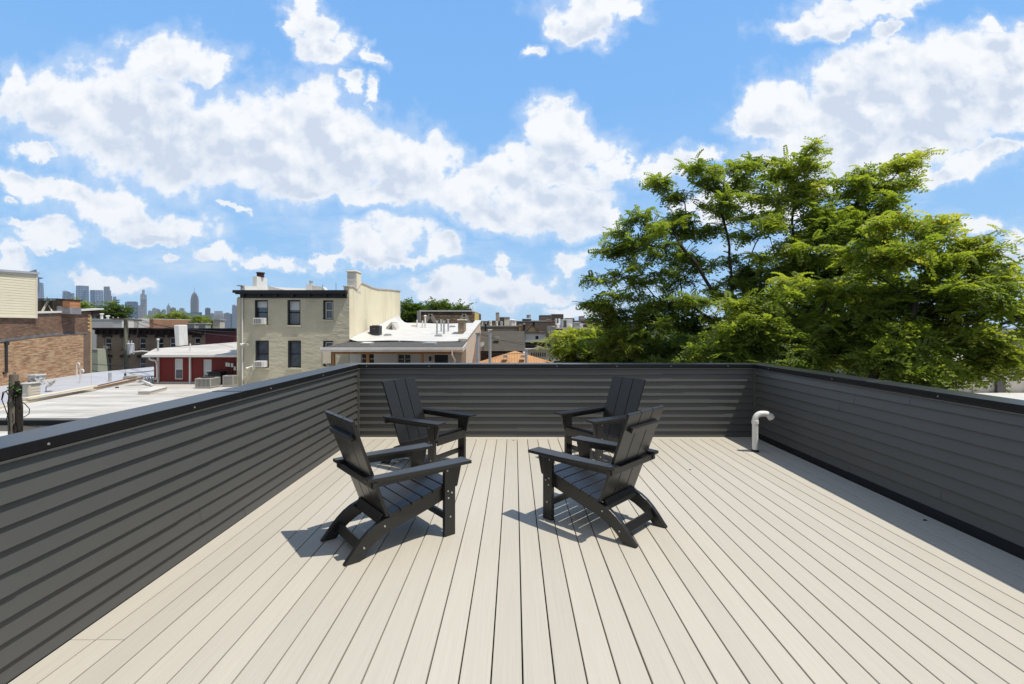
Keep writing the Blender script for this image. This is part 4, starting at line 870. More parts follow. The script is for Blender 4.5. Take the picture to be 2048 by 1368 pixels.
for (a, b) in ((-.1, -.15), (.1, -.15), (-.1, .15), (.1, .15)):
    m_ = MB(); m_.bar((a * .6, b, .42), (a * 1.8, b, -.30), .04, .04); m_.build("leg", M_white, t)
m_ = MB(); m_.bar((-.08, .2, .42), (-.08, .2, .95), .04, .04); m_.build("back_rail", M_white, t)
# ------------------------------------------------------------------ brown brick building at the left with its cream upper storey
WX = -39.7
def WY(px): return WX * F / (px - 1029)
Y0, Y1 = 22.0, WY(182.5)
lb = building("brick_building", "tall brown brick building at the left edge with a washed pale brick patch", "building", WX, 40)
def wz(px, py): return GZ(py, WY(px))
zt0, zt1 = wz(68, 627), wz(182, 624)
def tz(y): return zt0 + (zt1 - zt0) * (y - WY(68)) / (Y1 - WY(68))
m_ = MB(); m_.prism([(WX, Y0, G0), (WX, Y1, G0), (WX, Y1, tz(Y1)), (WX, Y0, tz(Y0))], (-14, 0, 0)); world_part(m_, "wall", B_left, lb)
# pale patch, proud of the wall, with a tarred band above it
pt = [(-60, 700), (14, 683), (40, 678), (70, 674), (110, 672), (150, 668.5), (166, 667)]
top = [(WX + .035, WY(a), wz(a, b)) for a, b in pt]
m_ = MB(); poly = [(WX + .035, WY(166), -6.0), (WX + .035, WY(-60), -6.0)] + top
m_.prism([(WX + .002, p[1], p[2]) for p in poly], (.045, 0, 0)); world_part(m_, "patched_brick", B_patch, lb)
m_ = MB(); m_.prism([(WX + .002, WY(166.3), -6), (WX + .002, WY(180.5), -6), (WX + .002, WY(180.5), wz(180.5, 664)), (WX + .002, WY(166.3), wz(166.3, 664))], (.03, 0, 0)); world_part(m_, "plain_strip", B_col, lb)
m_ = MB(); rr_ = random.Random(4); band = [(-60, 700, 694), (0, 685, 680), (14, 682, 676.5), (30, 679.5, 674.5), (42, 679, 674), (55, 676.5, 672), (70, 674.5, 670), (88, 673, 668.5), (104, 671.5, 667), (120, 671, 667.5), (138, 669, 665.5), (156, 667.5, 664.5), (172, 667, 664)]
for (a, b) in zip(band[:-1], band[1:]):
    m_.hexa([(WX + .085, WY(a[0]), wz(a[0], a[1])), (WX + .002, WY(a[0]), wz(a[0], a[1])), (WX + .002, WY(b[0]), wz(b[0], b[1])), (WX + .085, WY(b[0]), wz(b[0], b[1]))], [(WX + .06, WY(a[0]), wz(a[0], a[2])), (WX + .002, WY(a[0]), wz(a[0], a[2])), (WX + .002, WY(b[0]), wz(b[0], b[2])), (WX + .06, WY(b[0]), wz(b[0], b[2]))])
world_part(m_, "tar_flashing", mat('grey_tar', (.13, .125, .13), rough=.8, var=.4, vscale=(3, 3, 3)), lb)
# toothed yellow corner
m_ = MB(); z = -6.0; k = 0
while z < tz(Y1) - .3:
    w = .35 if k % 2 else .16
    m_.box(WX - .2, WX + .012, Y1 - w, Y1 + .012, z, z + .125); z += .17; k += 1
world_part(m_, "corner_quoins", mat('yellow_brick', (.62, .42, .16), rough=.8, var=.15, vscale=(3, 3, 3)), lb)
m_ = MB(); a, b = WY(70), WY(130); m_.hexa([(WX - .5, a, tz(a)), (WX + .12, a, tz(a)), (WX + .12, b, tz(b)), (WX - .5, b, tz(b))], [(WX - .5, a, tz(a) + .16), (WX + .12, a, tz(a) + .16), (WX + .12, b, tz(b) + .16), (WX - .5, b, tz(b) + .16)]); world_part(m_, "front_coping", M_white, lb)
m_ = MB(); a, b = WY(140), WY(184) ; za, zb_ = wz(140, 623), wz(184, 618.5); m_.hexa([(WX - .5, a, za - .02), (WX + .25, a, za - .02), (WX + .25, b + 1.0, zb_), (WX - .5, b + 1.0, zb_)], [(WX - .5, a, za + .14), (WX + .25, a, za + .14), (WX + .25, b + 1.0, zb_ + .14), (WX - .5, b + 1.0, zb_ + .14)]); world_part(m_, "front_coping", M_white, lb)
m_ = MB(); m_.prism([(WX, Y1 - .4, tz(Y1)), (WX, Y1 + .9, tz(Y1) + .22), (WX, Y1 - .4, tz(Y1) + .22)], (-10, 0, 0)); m_.box(WX - 10, WX + .1, Y1 + .02, Y1 + .8, zb_ - .62, zb_ - .03); world_part(m_, "front_cornice", M_browncorn, lb)
m_ = MB(); m_.plan([(WX - .51, Y0), (WX - .51, Y1), (WX - 13.9, Y1), (WX - 13.9, Y0)], [tz(Y0) - .1, tz(Y1) - .1] * 1 + [tz(Y1) - .1, tz(Y0) - .1], [tz(Y0) + .02, tz(Y1) + .02, tz(Y1) + .02, tz(Y0) + .02]); world_part(m_, "roof", M_roofg, lb)
m_ = MB(); xx = WX + .09; m_.tube([(xx, WY(10), wz(10, 686)), (xx, WY(10.5), wz(10.5, 744)), (xx + .02, WY(4), wz(4, 746))], .10, 7); m_.box(WX + .003, WX + .2, WY(7), WY(14), wz(10, 690), wz(10, 684)); world_part(m_, "conduit", M_rubber, lb, smooth=False)
# upper storey
us0, us1 = Y0 - .5, WY(68.5); xo = WX + .16
zb0 = wz(68, 633.5)
m_ = MB(); top = lambda y: (GZ(546.5, WY(68)) + (GZ(541.5, WY(0)) - GZ(546.5, WY(68))) * (WY(68) - y) / (WY(68) - WY(0)))
z = zb0; k = 0
while z < top(us1) - .08 or z < top(us0) - .08:
    z2 = z + .205
    ya_, yb_ = us0, us1
    za = min(z2, top(us0) - .08); zb_ = min(z2, top(us1) - .08)
    m_.hexa([(xo, ya_, z), (xo - 6, ya_, z), (xo - 6, yb_, z), (xo, yb_, z)], [(xo - .015, ya_, max(za, z + .001)), (xo - 6, ya_, max(za, z + .001)), (xo - 6, yb_, max(zb_, z + .001)), (xo - .015, yb_, max(zb_, z + .001))])
    z = z2; k += 1
world_part(m_, "upper_storey_siding", mat('cream_vinyl', (.74, .66, .48), rough=.55, var=.04, vscale=(1, 1, 1)), lb)
m_ = MB(); m_.box(xo - .1, xo + .045, us1 - .03, us1 + .07, zb0 - .12, top(us1) - .1); m_.box(xo - .1, xo + .04, us0, us1 - .031, zb0 - .12, zb0 - .002); world_part(m_, "siding_trim", mat('trim_cream', (.70, .64, .50)), lb)
m_ = MB(); m_.hexa([(xo + .14, us0, top(us0) - .07), (xo - 6, us0, top(us0) - .07), (xo - 6, us1 + .15, top(us1) - .07), (xo + .14, us1 + .15, top(us1) - .07)], [(xo + .14, us0, top(us0) + .10), (xo - 6, us0, top(us0) + .10), (xo - 6, us1 + .15, top(us1) + .10), (xo + .14, us1 + .15, top(us1) + .10)]); world_part(m_, "upper_roof", M_roofg, lb)
# roof structures behind the coping
ya = 42.0
t = empty("roof_screen", "weathered dark timber screen with pale diagonal props on the brick building's roof", "fence", P(92, 626, ya))
m_ = MB(); x0, x1 = GX(66, ya), GX(115.5, ya); n = 24; rr_ = random.Random(9)
for k in range(n):
    a = x0 + (x1 - x0) * k / n; m_.box(a + .008, a + (x1 - x0) / n - .008, ya + rr_.uniform(0, .03), ya + .06, GZ(627, ya), GZ(600 + rr_.uniform(-.4, .6), ya))
world_part(m_, "boards", mat('dark_weathered_boards', (.13, .105, .075), rough=.9, island=.45), t)
m_ = MB(); m_.box(x0 - .1, x1 + .5, ya - .5, ya + .1, GZ(600, ya) + .03, GZ(597.5, ya)); world_part(m_, "top_board", mat('mossy_board', (.055, .045, .03), var=.5, vscale=(3, 3, 3)), t)
m_ = MB(); m_.bar(P(84, 624, ya - .6), P(97, 600, ya - .1), .12, .12); m_.bar(P(105, 624, ya - .6), P(97.5, 611, ya - .1), .07, .07); world_part(m_, "props", M_cream, t)
B_or2 = brick('orange_brick_front', (.55, .22, .08), (.36, .14, .06), (.50, .38, .26), axis='xz', bw=.3, rh=.12)
t = building("brick_chimney", "orange brick roof chimney with a grey flashed foot beside the timber screen", "chimney", GX(128, 42), 41.6)
m_ = MB(); yq = 41.6; m_.box(GX(117, yq), GX(125, yq), yq, yq + 1.0, GZ(627, yq), GZ(601, yq)); world_part(m_, "side_shaft", B_dark, t)
m_ = MB(); m_.box(GX(125.2, yq), GX(140, yq), yq, yq + 1.0, GZ(615, yq), GZ(601, yq)); world_part(m_, "shaft", B_or2, t)
m_ = MB(); m_.box(GX(116, yq), GX(141.5, yq), yq - .08, yq + 1.1, GZ(601, yq) + .01, GZ(598.5, yq)); world_part(m_, "chimney_cap", M_browncorn, t)
m_ = MB(); m_.box(GX(115, yq), GX(124, yq), yq - .06, yq + 1.06, GZ(628, yq), GZ(612, yq)); m_.box(GX(124.2, yq), GX(140.8, yq), yq - .05, yq + 1.05, GZ(628, yq), GZ(615.2, yq)); world_part(m_, "flashing", mat('grey_tar2', (.24, .23, .24), rough=.8, var=.3, vscale=(3, 3, 3)), t)
t.location.z = GZ(628, yq)
for ch in t.children: ch.location = -t.location

# ------------------------------------------------------------------ brown row houses
Y = 58.0
rowdefs = [(193, 300.5, 655.5, B_row, "brown row house left of the utility pole's transformer, two storeys of arched windows showing", [(209, 222), (243.5, 256.5), (277.7, 291)], 1),
           (300.8, 411, 656.5, B_row, "middle brown row house, partly behind the white leaning chimney", [(314, 326.5), (338.8, 351.5), (388, 400)], 1),
           (411.3, 476, 656.5, mat('plum_wall', (.16, .05, .055), rough=.8, var=.1, vscale=(1, 1, 1)), "plum coloured row house under the black eave beside the olive building", [], 0)]
for (pa, pb, pt_, wm, lab, wins, corn) in rowdefs:
    t = building("row_house", lab, "house", GX((pa + pb) / 2, Y), Y, group="brown row houses across the yards")
    x0, x1, zt = GX(pa, Y), GX(pb, Y), GZ(pt_, Y)
    hs = []
    for (a, b) in wins:
        hs.append(wh(a, b, 675.5, 698.5, Y)); hs.append(wh(a, b, 715.5, 740, Y)); hs.append(wh(a, b, 760, 785, Y))
    m_ = MB(); grid_wall(m_, x0, x1, G0, zt - .2, Y, hs, .18); m_.poly([(x0, Y, G0), (x0, Y + 12, G0), (x0, Y + 12, zt - .2), (x0, Y, zt - .2)]); m_.poly([(x1, Y, G0), (x1, Y + 12, G0), (x1, Y + 12, zt - .2), (x1, Y, zt - .2)]); m_.poly([(x0, Y + 12, G0), (x1, Y + 12, G0), (x1, Y + 12, zt - .2), (x0, Y + 12, zt - .2)])
    world_part(m_, "wall", wm, t)
    m_ = MB(); m_.box(x0, x1, Y + .1, Y + 12, zt - .19, zt - .02); world_part(m_, "roof", M_shingle, t)
    m_ = MB()
    cm = M_browncorn if corn else M_blackp
    m_.box(x0 - .05, x1 + .02, Y - .75, Y + .1, zt - .10, zt)
    m_.box(x0, x1 - .02, Y - .55, Y + .05, zt - .26, zt - .102)
    if corn:
        m_.box(x0 + .1, x1 - .1, Y - .18, Y - .004, zt - .80, zt - .262); nb = 9
        for k in range(nb):
            xx = x0 + .2 + k * (x1 - x0 - .6) / (nb - 1); m_.box(xx, xx + .16, Y - .48, Y - .182, zt - .78, zt - .263)
    else: m_.box(x0 + .1, x1 - .1, Y - .2, Y - .004, zt - .5, zt - .262)
    world_part(m_, "cornice", cm, t)
    for k, h in enumerate(hs):
        w = window(t, h, Y, M_white, fw=.09, depth=.18, glass=M_glass if k % 2 else M_glassd, sill=M_browncorn)
        xm = (h[0] + h[1]) / 2; hw = (h[1] - h[0]) / 2 + .16; m_ = MB(); n = 8; inner = []; outer = []
        for q in range(n + 1):
            a = -1 + 2 * q / n; inner.append((xm + a * hw, Y - .12, h[3] + .02 + .12 * (1 - a * a))); outer.append((xm + a * (hw + .03), Y - .12, h[3] + .26 + .16 * (1 - a * a)))
        m_.prism(inner + outer[::-1], (0, .117, 0)); world_part(m_, "window_hood", M_browncorn, w)
a, b, c, d = wh(210.5, 219, 692, 697.5, Y); ac_window(None, a, b, c, d, Y, "tiny white air conditioner in the leftmost upper window of the brown row house")
for (px, lab) in ((382, "left white rooftop condenser on the brown row houses"), (404.5, "right white rooftop condenser on the brown row houses")):
    yq = 59.5; condenser("condenser_unit", lab, GX(px - 7.5, yq), GX(px + 7.5, yq), yq, yq + .9, 1.3, GZ(647.5, yq), M_white, fan_top=False)
    o = MB(); o.box(GX(px - 9, yq), GX(px + 9, yq), yq - .1, yq + 1, GZ(647.2, yq), GZ(646, yq)); tag(o.build("condenser_cover", M_white), "flat white cover over the " + ("left" if px < 390 else "right") + " rooftop condenser", "cover")
t = building("roof_chimney", "pale rendered chimney right of the two rooftop condensers", "chimney", GX(433, 60), 60); t.location.z = 1.2
m_ = MB(); m_.box(GX(426, 60), GX(440, 60), 60, 61, 1.2, GZ(641, 60)); world_part(m_, "shaft", M_concrete, t); m_ = MB(); m_.box(GX(424.5, 60), GX(441.5, 60), 59.9, 61.1, GZ(640.8, 60), GZ(638.3, 60)); world_part(m_, "chimney_cap", M_acgrey, t)
# small facade slivers and the white block behind
simple("mint_house", "narrow pale green house sliver between brick corner and brown row", 184, 195.5, 698, 56.5, 5, mat('mint_paint', (.42, .46, .36), var=.1), M_concrete, cat="house")
simple("white_block", "long white building with a flat roof above the brown row, behind the utility pole", 170, 277, 637.5, 66, 9, mat('pale_grey_wall', (.56, .55, .52), var=.08, vscale=(.4, .4, .8)), M_white, cat="building")
simple("roof_box", "white roof step left of the utility pole top, before the long white building", 226, 244, 641, 64, 2, M_white, M_acgrey, cat="roof box", zb=0)
simple("brick_block", "low orange brown brick block between the white building and the trees", 276, 307, 637, 68, 8, B_or2 if False else brick('far_brick', (.30, .15, .09), (.38, .2, .12), (.3, .24, .18), axis='xz', bw=.5, rh=.2), M_concrete)
for (px, a, b, lab) in ((203.5, 629, 637.5, "stubby white vent on the white building near the round tree"), (215.5, 633, 637.5, "short pale vent right of the stubby one on the white building")):
    pipe("roof_pipe", lab, px, a, b, 67.5, .16, M_white, cap=.15)

# ------------------------------------------------------------------ centre background
def gable(px0, px1, pya, pye, Y, dep, wm, rm, name, lab, cat="house", zb=None):
    x0, x1, xm = GX(px0, Y), GX(px1, Y), GX((px0 + px1) / 2, Y); za, ze = GZ(pya, Y), GZ(pye, Y); zb = G0 if zb is None else zb
    t = empty(name, lab, cat, (xm, Y, zb)); m = MB(); m.prism([(x0 + .1, Y, zb), (x1 - .1, Y, zb), (x1 - .1, Y, ze), (xm, Y, za - .12), (x0 + .1, Y, ze)], (0, dep, 0)); world_part(m, "wall", wm, t)
    m = MB()
    for (a, b) in (((x0, ze), (xm, za)), ((xm, za), (x1, ze))):
        sx = -1 if a[0] == x0 else 1
        m.hexa([(a[0], Y - .25, a[1] - .10), (b[0], Y - .25, b[1] - .10), (b[0], Y + dep, b[1] - .10), (a[0], Y + dep, a[1] - .10)], [(a[0], Y - .25, a[1]), (b[0], Y - .25, b[1]), (b[0], Y + dep, b[1]), (a[0], Y + dep, a[1])])
    world_part(m, "roof", rm, t); return t
# mansard-roofed house behind the white roof
Y = 44.0
t = building("mansard_house", "house with a brown shingled mansard storey, two gabled dormers and a yellow end wall", "house", GX(895, Y), Y)
x0, x1 = GX(840, Y), GX(948.5, Y); m_ = MB(); m_.plan([(x0, Y), (x1, Y), (x1, Y + 9), (x0, Y + 9)], G0, GZ(662, Y)); world_part(m_, "wall", M_cream, t)
m_ = MB(); m_.hexa([(x0, Y, GZ(661.9, Y)), (x1, Y, GZ(661.9, Y)), (x1, Y + 9, GZ(661.9, Y)), (x0, Y + 9, GZ(661.9, Y))], [(x0 + .1, Y + .6, GZ(623, Y)), (x1, Y + .6, GZ(623, Y)), (x1, Y + 9, GZ(623, Y)), (x0 + .1, Y + 9, GZ(623, Y))]); world_part(m_, "mansard", B_shake, t)
m_ = MB(); m_.box(x0 - .15, x1 - .2, Y + .45, Y + 9.1, GZ(622.9, Y), GZ(620.2, Y)); world_part(m_, "roof", M_white, t)
m_ = MB(); m_.prism([(x1 + .003, Y - .02, G0), (x1 + .003, Y - .02, GZ(661, Y)), (x1 + .003, Y + .6, GZ(624, Y)), (x1 + .003, Y + 5.2, GZ(624.5, Y)), (x1 + .003, Y + 5.2, G0)], (.03, 0, 0)); world_part(m_, "end_wall", mat('ochre_wall', (.62, .47, .13), rough=.8), t)
m_ = MB(); m_.box(x0 - .28, x0 - .003, Y + .0, Y + 3, G0, GZ(621.5, Y)); world_part(m_, "party_wall", M_acgrey, t)
for (a, b) in ((852, 872), (919, 939)):
    xa, xb, xm = GX(a, Y), GX(b, Y), GX((a + b) / 2, Y); m_ = MB(); m_.prism([(xa + .1, Y - .30, GZ(645, Y)), (xb - .1, Y - .30, GZ(645, Y)), (xm, Y - .30, GZ(630.5, Y))], (0, .7, 0)); dmo = world_part(m_, "dormer", mat('grey_green', (.17, .16, .12)), t)
    m_ = MB(); m_.bar((xa, Y - .4, GZ(645, Y)), (xm, Y - .4, GZ(629, Y)), .3, .07, up=(0, 1, 0)); m_.bar((xb, Y - .4, GZ(645, Y)), (xm + .02, Y - .4, GZ(629, Y)), .3, .07, up=(0, 1, 0)); world_part(m_, "dormer_verge", mat('pale_verge', (.40, .36, .3)), dmo)
m_ = MB(); m_.box(GX(925, Y), GX(940, Y), Y + 1.0, Y + 2.2, GZ(621.2, Y), GZ(617, Y)); world_part(m_, "roof_unit", M_rubber, t)
# long grey shingled house
Y = 46.0
t = building("grey_roofed_house", "long low house with a plain dark grey shingled slope facing the deck", "house", GX(1000, Y), Y)
x0, x1 = GX(957, Y), GX(1051, Y); m_ = MB(); m_.box(x0, x1, Y + .4, Y + 14, G0, GZ(701, Y)); world_part(m_, "wall", B_dark, t)
M_gsh = mat('grey_slope_shingle', (.085, .076, .064), rough=.95, var=.22, vscale=(2, 2, 2), dark=((.065, .058, .05), (3, 3, 1)), dthr=(.4, .8))
m_ = MB(); m_.hexa([(x0, Y, GZ(702, Y)), (x1, Y, GZ(702, Y)), (x1, Y + 7, GZ(702, Y)), (x0, Y + 7, GZ(702, Y))], [(x0, Y + 3.4, GZ(663, Y + 3.4)), (x1, Y + 3.4, GZ(663, Y + 3.4)), (x1, Y + 7, GZ(663, Y + 3.4)), (x0, Y + 7, GZ(663, Y + 3.4))]); world_part(m_, "roof", M_gsh, t)
m_ = MB(); m_.box(GX(989, Y), GX(998, Y), Y + 1.2, Y + 1.7, GZ(680, Y), GZ(674, Y)); world_part(m_, "skylight", M_acgrey, t)
simple("ochre_block", "low buff wall with a pale coping above the grey shingled slope", 959, 1049, 651, 56, 8, mat('buff_wall', (.24, .21, .165), var=.15, vscale=(1, 1, .4)), mat('pale_coping', (.5, .46, .38)))
simple("buff_chimney_block", "orange buff chimney block at the right end of the buff wall", 1038, 1047, 649, 55, 1.2, mat('buff_orange', (.50, .33, .17)), M_cream, cat="chimney", zb=-1)
simple("black_chimney", "thin black chimney right of the orange buff block", 1046.5, 1050.5, 646.5, 54.5, .8, M_rubber, cat="chimney", zb=-1)
simple("black_chimney", "thin black chimney at the left end of the buff wall", 969.5, 972.5, 645, 54.5, .8, M_rubber, cat="chimney", zb=-1)
gable(1049.5, 1078, 648, 663, 50, 3, mat('cream_gable', (.56, .45, .26)), mat('brown_verge', (.10, .06, .05)), "gabled_dormer_house", "small cream gable with a brown verge above the white boarded house")
Y = 49.0
t = building("white_boarded_house", "white boarded box storey with one small dark window over a dark brick wall", "house", GX(1072, Y), Y)
h = wh(1071, 1077, 672, 678.5, Y); m_ = MB(); grid_wall(m_, GX(1050.5, Y), GX(1091, Y), GZ(682, Y), GZ(666.5, Y), Y, [h], .1); world_part(m_, "wall", M_white, t); window(t, h, Y, M_rubber, fw=.05, depth=.1)
m_ = MB(); m_.box(GX(1050, Y), GX(1093, Y), Y - .15, Y + 5, GZ(666.4, Y), GZ(664, Y)); world_part(m_, "roof", mat('brown_roof_edge', (.12, .085, .07)), t)
m_ = MB(); m_.box(GX(1051.5, Y), GX(1090, Y), Y + .3, Y + 5, G0, GZ(682.3, Y)); world_part(m_, "lower_wall", B_dark, t)
m_ = MB(); m_.box(GX(1050, Y), GX(1092, Y), Y - .1, Y + .29, GZ(682.2, Y) - .1, GZ(682.2, Y)); world_part(m_, "skirt", M_white, t)
simple("pale_party_wall", "pale rendered party wall with a pipe, left of the brown brick building", 1102.5, 1111, 651.5, 48, 6, M_concrete, M_concrete)
Y = 47.5; simple("brown_brick_building", "dark brown brick building with a white coping at the edge of the big tree", 1111, 1180, 655, Y, 10, B_dark, M_white)
simple("brown_far_block", "reddish brown block beyond the white coped brick building, at the tree's edge", 1157, 1250, 647, 62, 8, mat('red_brown_wall', (.17, .10, .085), var=.1), mat('pale_coping', (.5, .46, .38)))
simple("roof_cabinet", "white stair hut with a dark door on the roofs left of the big tree", 1125, 1145, 638.5, 58, 3, M_white, M_white, cat="roof hut", zb=0)
m_ = MB(); m_.box(GX(1127, 57.9), GX(1133, 57.9), 57.86, 57.9, 1.6, GZ(641, 57.9)); tag(m_.build("door_panel", M_gsh), "grey brown door in the white stair hut", "door")
simple("roof_cabinet", "pale narrow hut on the roofs right of the white stair hut", 1151, 1161, 644, 60, 3, M_concrete, M_white, cat="roof hut", zb=0)
# far roofscape: long dark blocks and roof huts
far = [(955, 1103, 642, 95, 10, (.075, .065, .06), "long dark roofline beyond the buff wall"), (976, 991, 641, 88, 5, (.10, .09, .08), "small dark grey roof hut left of the stone tower"), (991.5, 998, 625, 120, 4, (.24, .23, .22), "slim grey stone tower on the far roofs"),
       (999, 1019, 634, 90, 5, (.07, .065, .06), "dark roof hut behind a white block on the far roofs"), (1008.5, 1018.5, 636, 89, 3, (.42, .41, .38), "white block leaning against the dark roof hut"), (1045, 1063, 637.5, 110, 6, (.06, .055, .05), "dark block under the pale rooftop tank"),
       (1062, 1200, 641, 105, 10, (.085, .06, .055), "long red brown roofline at the horizon"), (1080, 1104, 630, 118, 6, (.085, .08, .075), "dark flat topped block left of the taller dark one"), (1104, 1127, 628, 119, 6, (.055, .052, .05), "tallest dark flat topped block near the centre horizon"),
       (1132, 1149, 636, 112, 5, (.06, .055, .05), "dark hut left of the domed grey one at the horizon"), (1164, 1180, 638, 112, 5, (.06, .055, .055), "low dark block by the tree at the horizon"), (1161, 1169, 632, 130, 4, (.20, .195, .2), "small domed grey block at the horizon by the tree"),
       (1180, 1290, 643, 120, 8, (.09, .08, .075), "dark roofline continuing behind the big tree"), (800, 845, 645, 70, 6, (.12, .12, .11), "grey roof strip below the round trees behind the white roof"), (1095, 1102, 638, 100, 3, (.17, .08, .06), "thin red brick chimney on the long red brown roofline"), (1066, 1069, 641, 95, 2, (.3, .18, .1), "small orange chimney on the dark roofline")]
for (a, b, tp, Yq, dp_, c_, lab) in far:
    simple("far_building", lab, a, b, tp, Yq, dp_, mat('far_%d_%d' % (a, tp), (c_[0] * 2.1, c_[1] * 1.85, c_[2] * 1.6), rough=.9, var=.18, vscale=(.8, .8, .8)), mat('far_coping', (.34, .32, .28)) , cat="building", zb=G0)
t = empty("water_tank", "pale grey round water tank on a dark roof block near the horizon", "water tank", P(1057.5, 637, 111)); m_ = MB(); m_.tube([(0, 0, .1), (0, 0, .85)], .52, 14); m_.build("tank", mat('tank_grey', (.32, .33, .34)), t); m_ = MB(); m_.tube([(0, 0, .851), (0, 0, 1.0)], [.58, .08], 14); m_.build("tank_roof", M_acgrey, t)
rr_ = random.Random(21)
for k, (px, py, s_) in enumerate(((964, 645, .5), (981, 646, .5), (994, 646.5, .4), (1003, 647.5, .5), (1024, 645.5, .9), (1029, 645, .7), (1112, 641, .4), (1118.5, 641, .4), (1116, 652, .5), (1163, 652, .5), (1142, 653, .35))):
    Yq = 56.5 if py < 648 else 49; x, y, z = P(px, py, Yq); zb = z - .4
    m_ = MB(); q = s_ * .5; m_.tube([(0, 0, -.5), (0, 0, .05), (0, 0, .3 * s_ + .05), (0, 0, .42 * s_ + .05)], [q * .6, q * .6, q * .8, q * .3], 10)
    o = m_.build("roof_vent", M_white if k % 3 else M_galv, loc=(x, y, z)); tag(o, ["small pale vent at the left end of the buff wall", "small pale vent just left of the stone tower's foot", "tiny vent below the slim stone tower", "pale vent under the white block on the far roofs", "largest pale round vent on the central roofs", "galvanised round vent right of the largest pale one", "left of two tiny vents near the white stair hut", "right of two tiny vents near the white stair hut", "small vent low on the white coped brick roof", "galvanised vent at the right end of the white coped brick roof", "tiny vent before the white stair hut"][k], "roof vent", "roof vents on the central roofs")
# orange hip roof
Y = 20.0; t = building("orange_roofed_house", "low house under an orange tiled hipped roof just beyond the back parapet", "house", .02, Y)
ax_ = GX(1030, Y); az = GZ(701.5, Y); hw = 3.6; bz = az - .353 * hw
m_ = MB(); m_.box(ax_ - hw + .3, ax_ + hw - .3, Y - hw + .3, Y + hw - .3, G0, bz); world_part(m_, "wall", M_cream, t)
m_ = MB(); i = [(ax_ - hw, Y - hw, bz + .003), (ax_ + hw, Y - hw, bz + .003), (ax_ + hw, Y + hw, bz + .003), (ax_ - hw, Y + hw, bz + .003)]
for k in range(4): m_.poly([i[k], i[(k + 1) % 4], (ax_, Y, az)])
m_.poly(i[::-1]); world_part(m_, "roof", brick('orange_tiles', (.49, .27, .125), (.45, .24, .108), (.40, .21, .095), axis='xy', bw=.11, rh=.40, msize=.016, off=0, patch=(.8, 1.15)), t)
for px, py in ((1011, 708.5), (1046, 708.5)):
    x = GX(px, Y - 1); z = GZ(py, Y - 1); m_ = MB(); m_.prism([(x - .11, Y - 1.2, z - .12), (x + .11, Y - 1.2, z - .12), (x + .06, Y - 1.2, z - .02), (x - .06, Y - 1.2, z - .02)], (0, .3, 0)); world_part(m_, "roof_vent", M_acgrey, t)
pipe("flue_pipe", "tall galvanised flue beside the pink side wall of the porch house", 955.5, 668, 735, 17.2, .062, M_galv, cap=.06, zbot=-1.0, group="flue pipes beyond the back parapet")
pipe("flue_pipe", "tallest galvanised flue with a white cowl in front of the grey shingled slope", 980, 662, 735, 17.6, .052, M_galv, cap=.06, capm=M_white, zbot=-1.0, group="flue pipes beyond the back parapet")
pipe("flue_pipe", "short galvanised flue at the right of the orange roof's peak", 1052.5, 700, 730, 17.2, .045, M_galv, cap=.03, zbot=-.9, group="flue pipes beyond the back parapet")
t = empty("satellite_dish", "small white dish on a pole against the grey shingled slope", "satellite dish", P(966, 700, 44)); m_ = MB(); m_.tube([(0, 0, -1.2), (0, 0, .4)], .04, 6); m_.build("mast", M_wire, t); m_ = MB(); m_.tube([(0, 0, .45), (-.08, -.1, .5), (-.1, -.14, .53)], [.06, .24, .27], 14); m_.build("dish", M_acgrey, t)
# long beige building with arched slots in its parapet
Y = 33.0; t = building("balustrade_building", "beige building with a pierced parapet of slim arched openings beyond the orange roof", "building", GX(1140, Y), Y)
zt = GZ(699, Y); xs = [1063.5 + 4.45 * k for k in range(7)] + [1111 + 4.45 * k for k in range(10)] + [1166 + 4.45 * k for k in range(8)]
M_beige = mat('beige_wall', (.52, .47, .37), rough=.85, var=.08, vscale=(.8, .8, .8))
hs = [(GX(q - 1.25, Y), GX(q + 1.25, Y), GZ(713.5, Y), GZ(705, Y)) for q in xs]
m_ = MB(); grid_wall(m_, GX(1050, Y), GX(1240, Y), G0, zt, Y, hs + [wh(1108, 1125, 722, 735, Y), wh(1136, 1152, 722, 735, Y)], .15); world_part(m_, "wall", M_beige, t)
m_ = MB(); m_.box(GX(1050, Y), GX(1240, Y), Y + .16, Y + .2, GZ(714, Y), GZ(704, Y)); m_.box(GX(1106, Y), GX(1154, Y), Y + .16, Y + .2, GZ(736, Y), GZ(721, Y)); world_part(m_, "openings_backing", M_blackp, t)
m_ = MB(); m_.box(GX(1049.5, Y), GX(1241, Y), Y - .08, Y + .25, zt + .002, zt + .07); world_part(m_, "coping", M_white, t)
m_ = MB(); m_.prism([P(1060, 699, Y - .09), P(1100, 699, Y - .09), P(1092, 696.5, Y - .09), P(1084, 694, Y - .09), P(1079, 692.5, Y - .09), P(1074, 694, Y - .09), P(1067, 697, Y - .09)], (0, .3, 0)); world_part(m_, "pediment", M_beige, t)
m_ = MB(); m_.box(GX(1050, Y), GX(1240, Y), Y + .21, Y + 9, G0, zt - .6); world_part(m_, "roof", M_concrete, t)

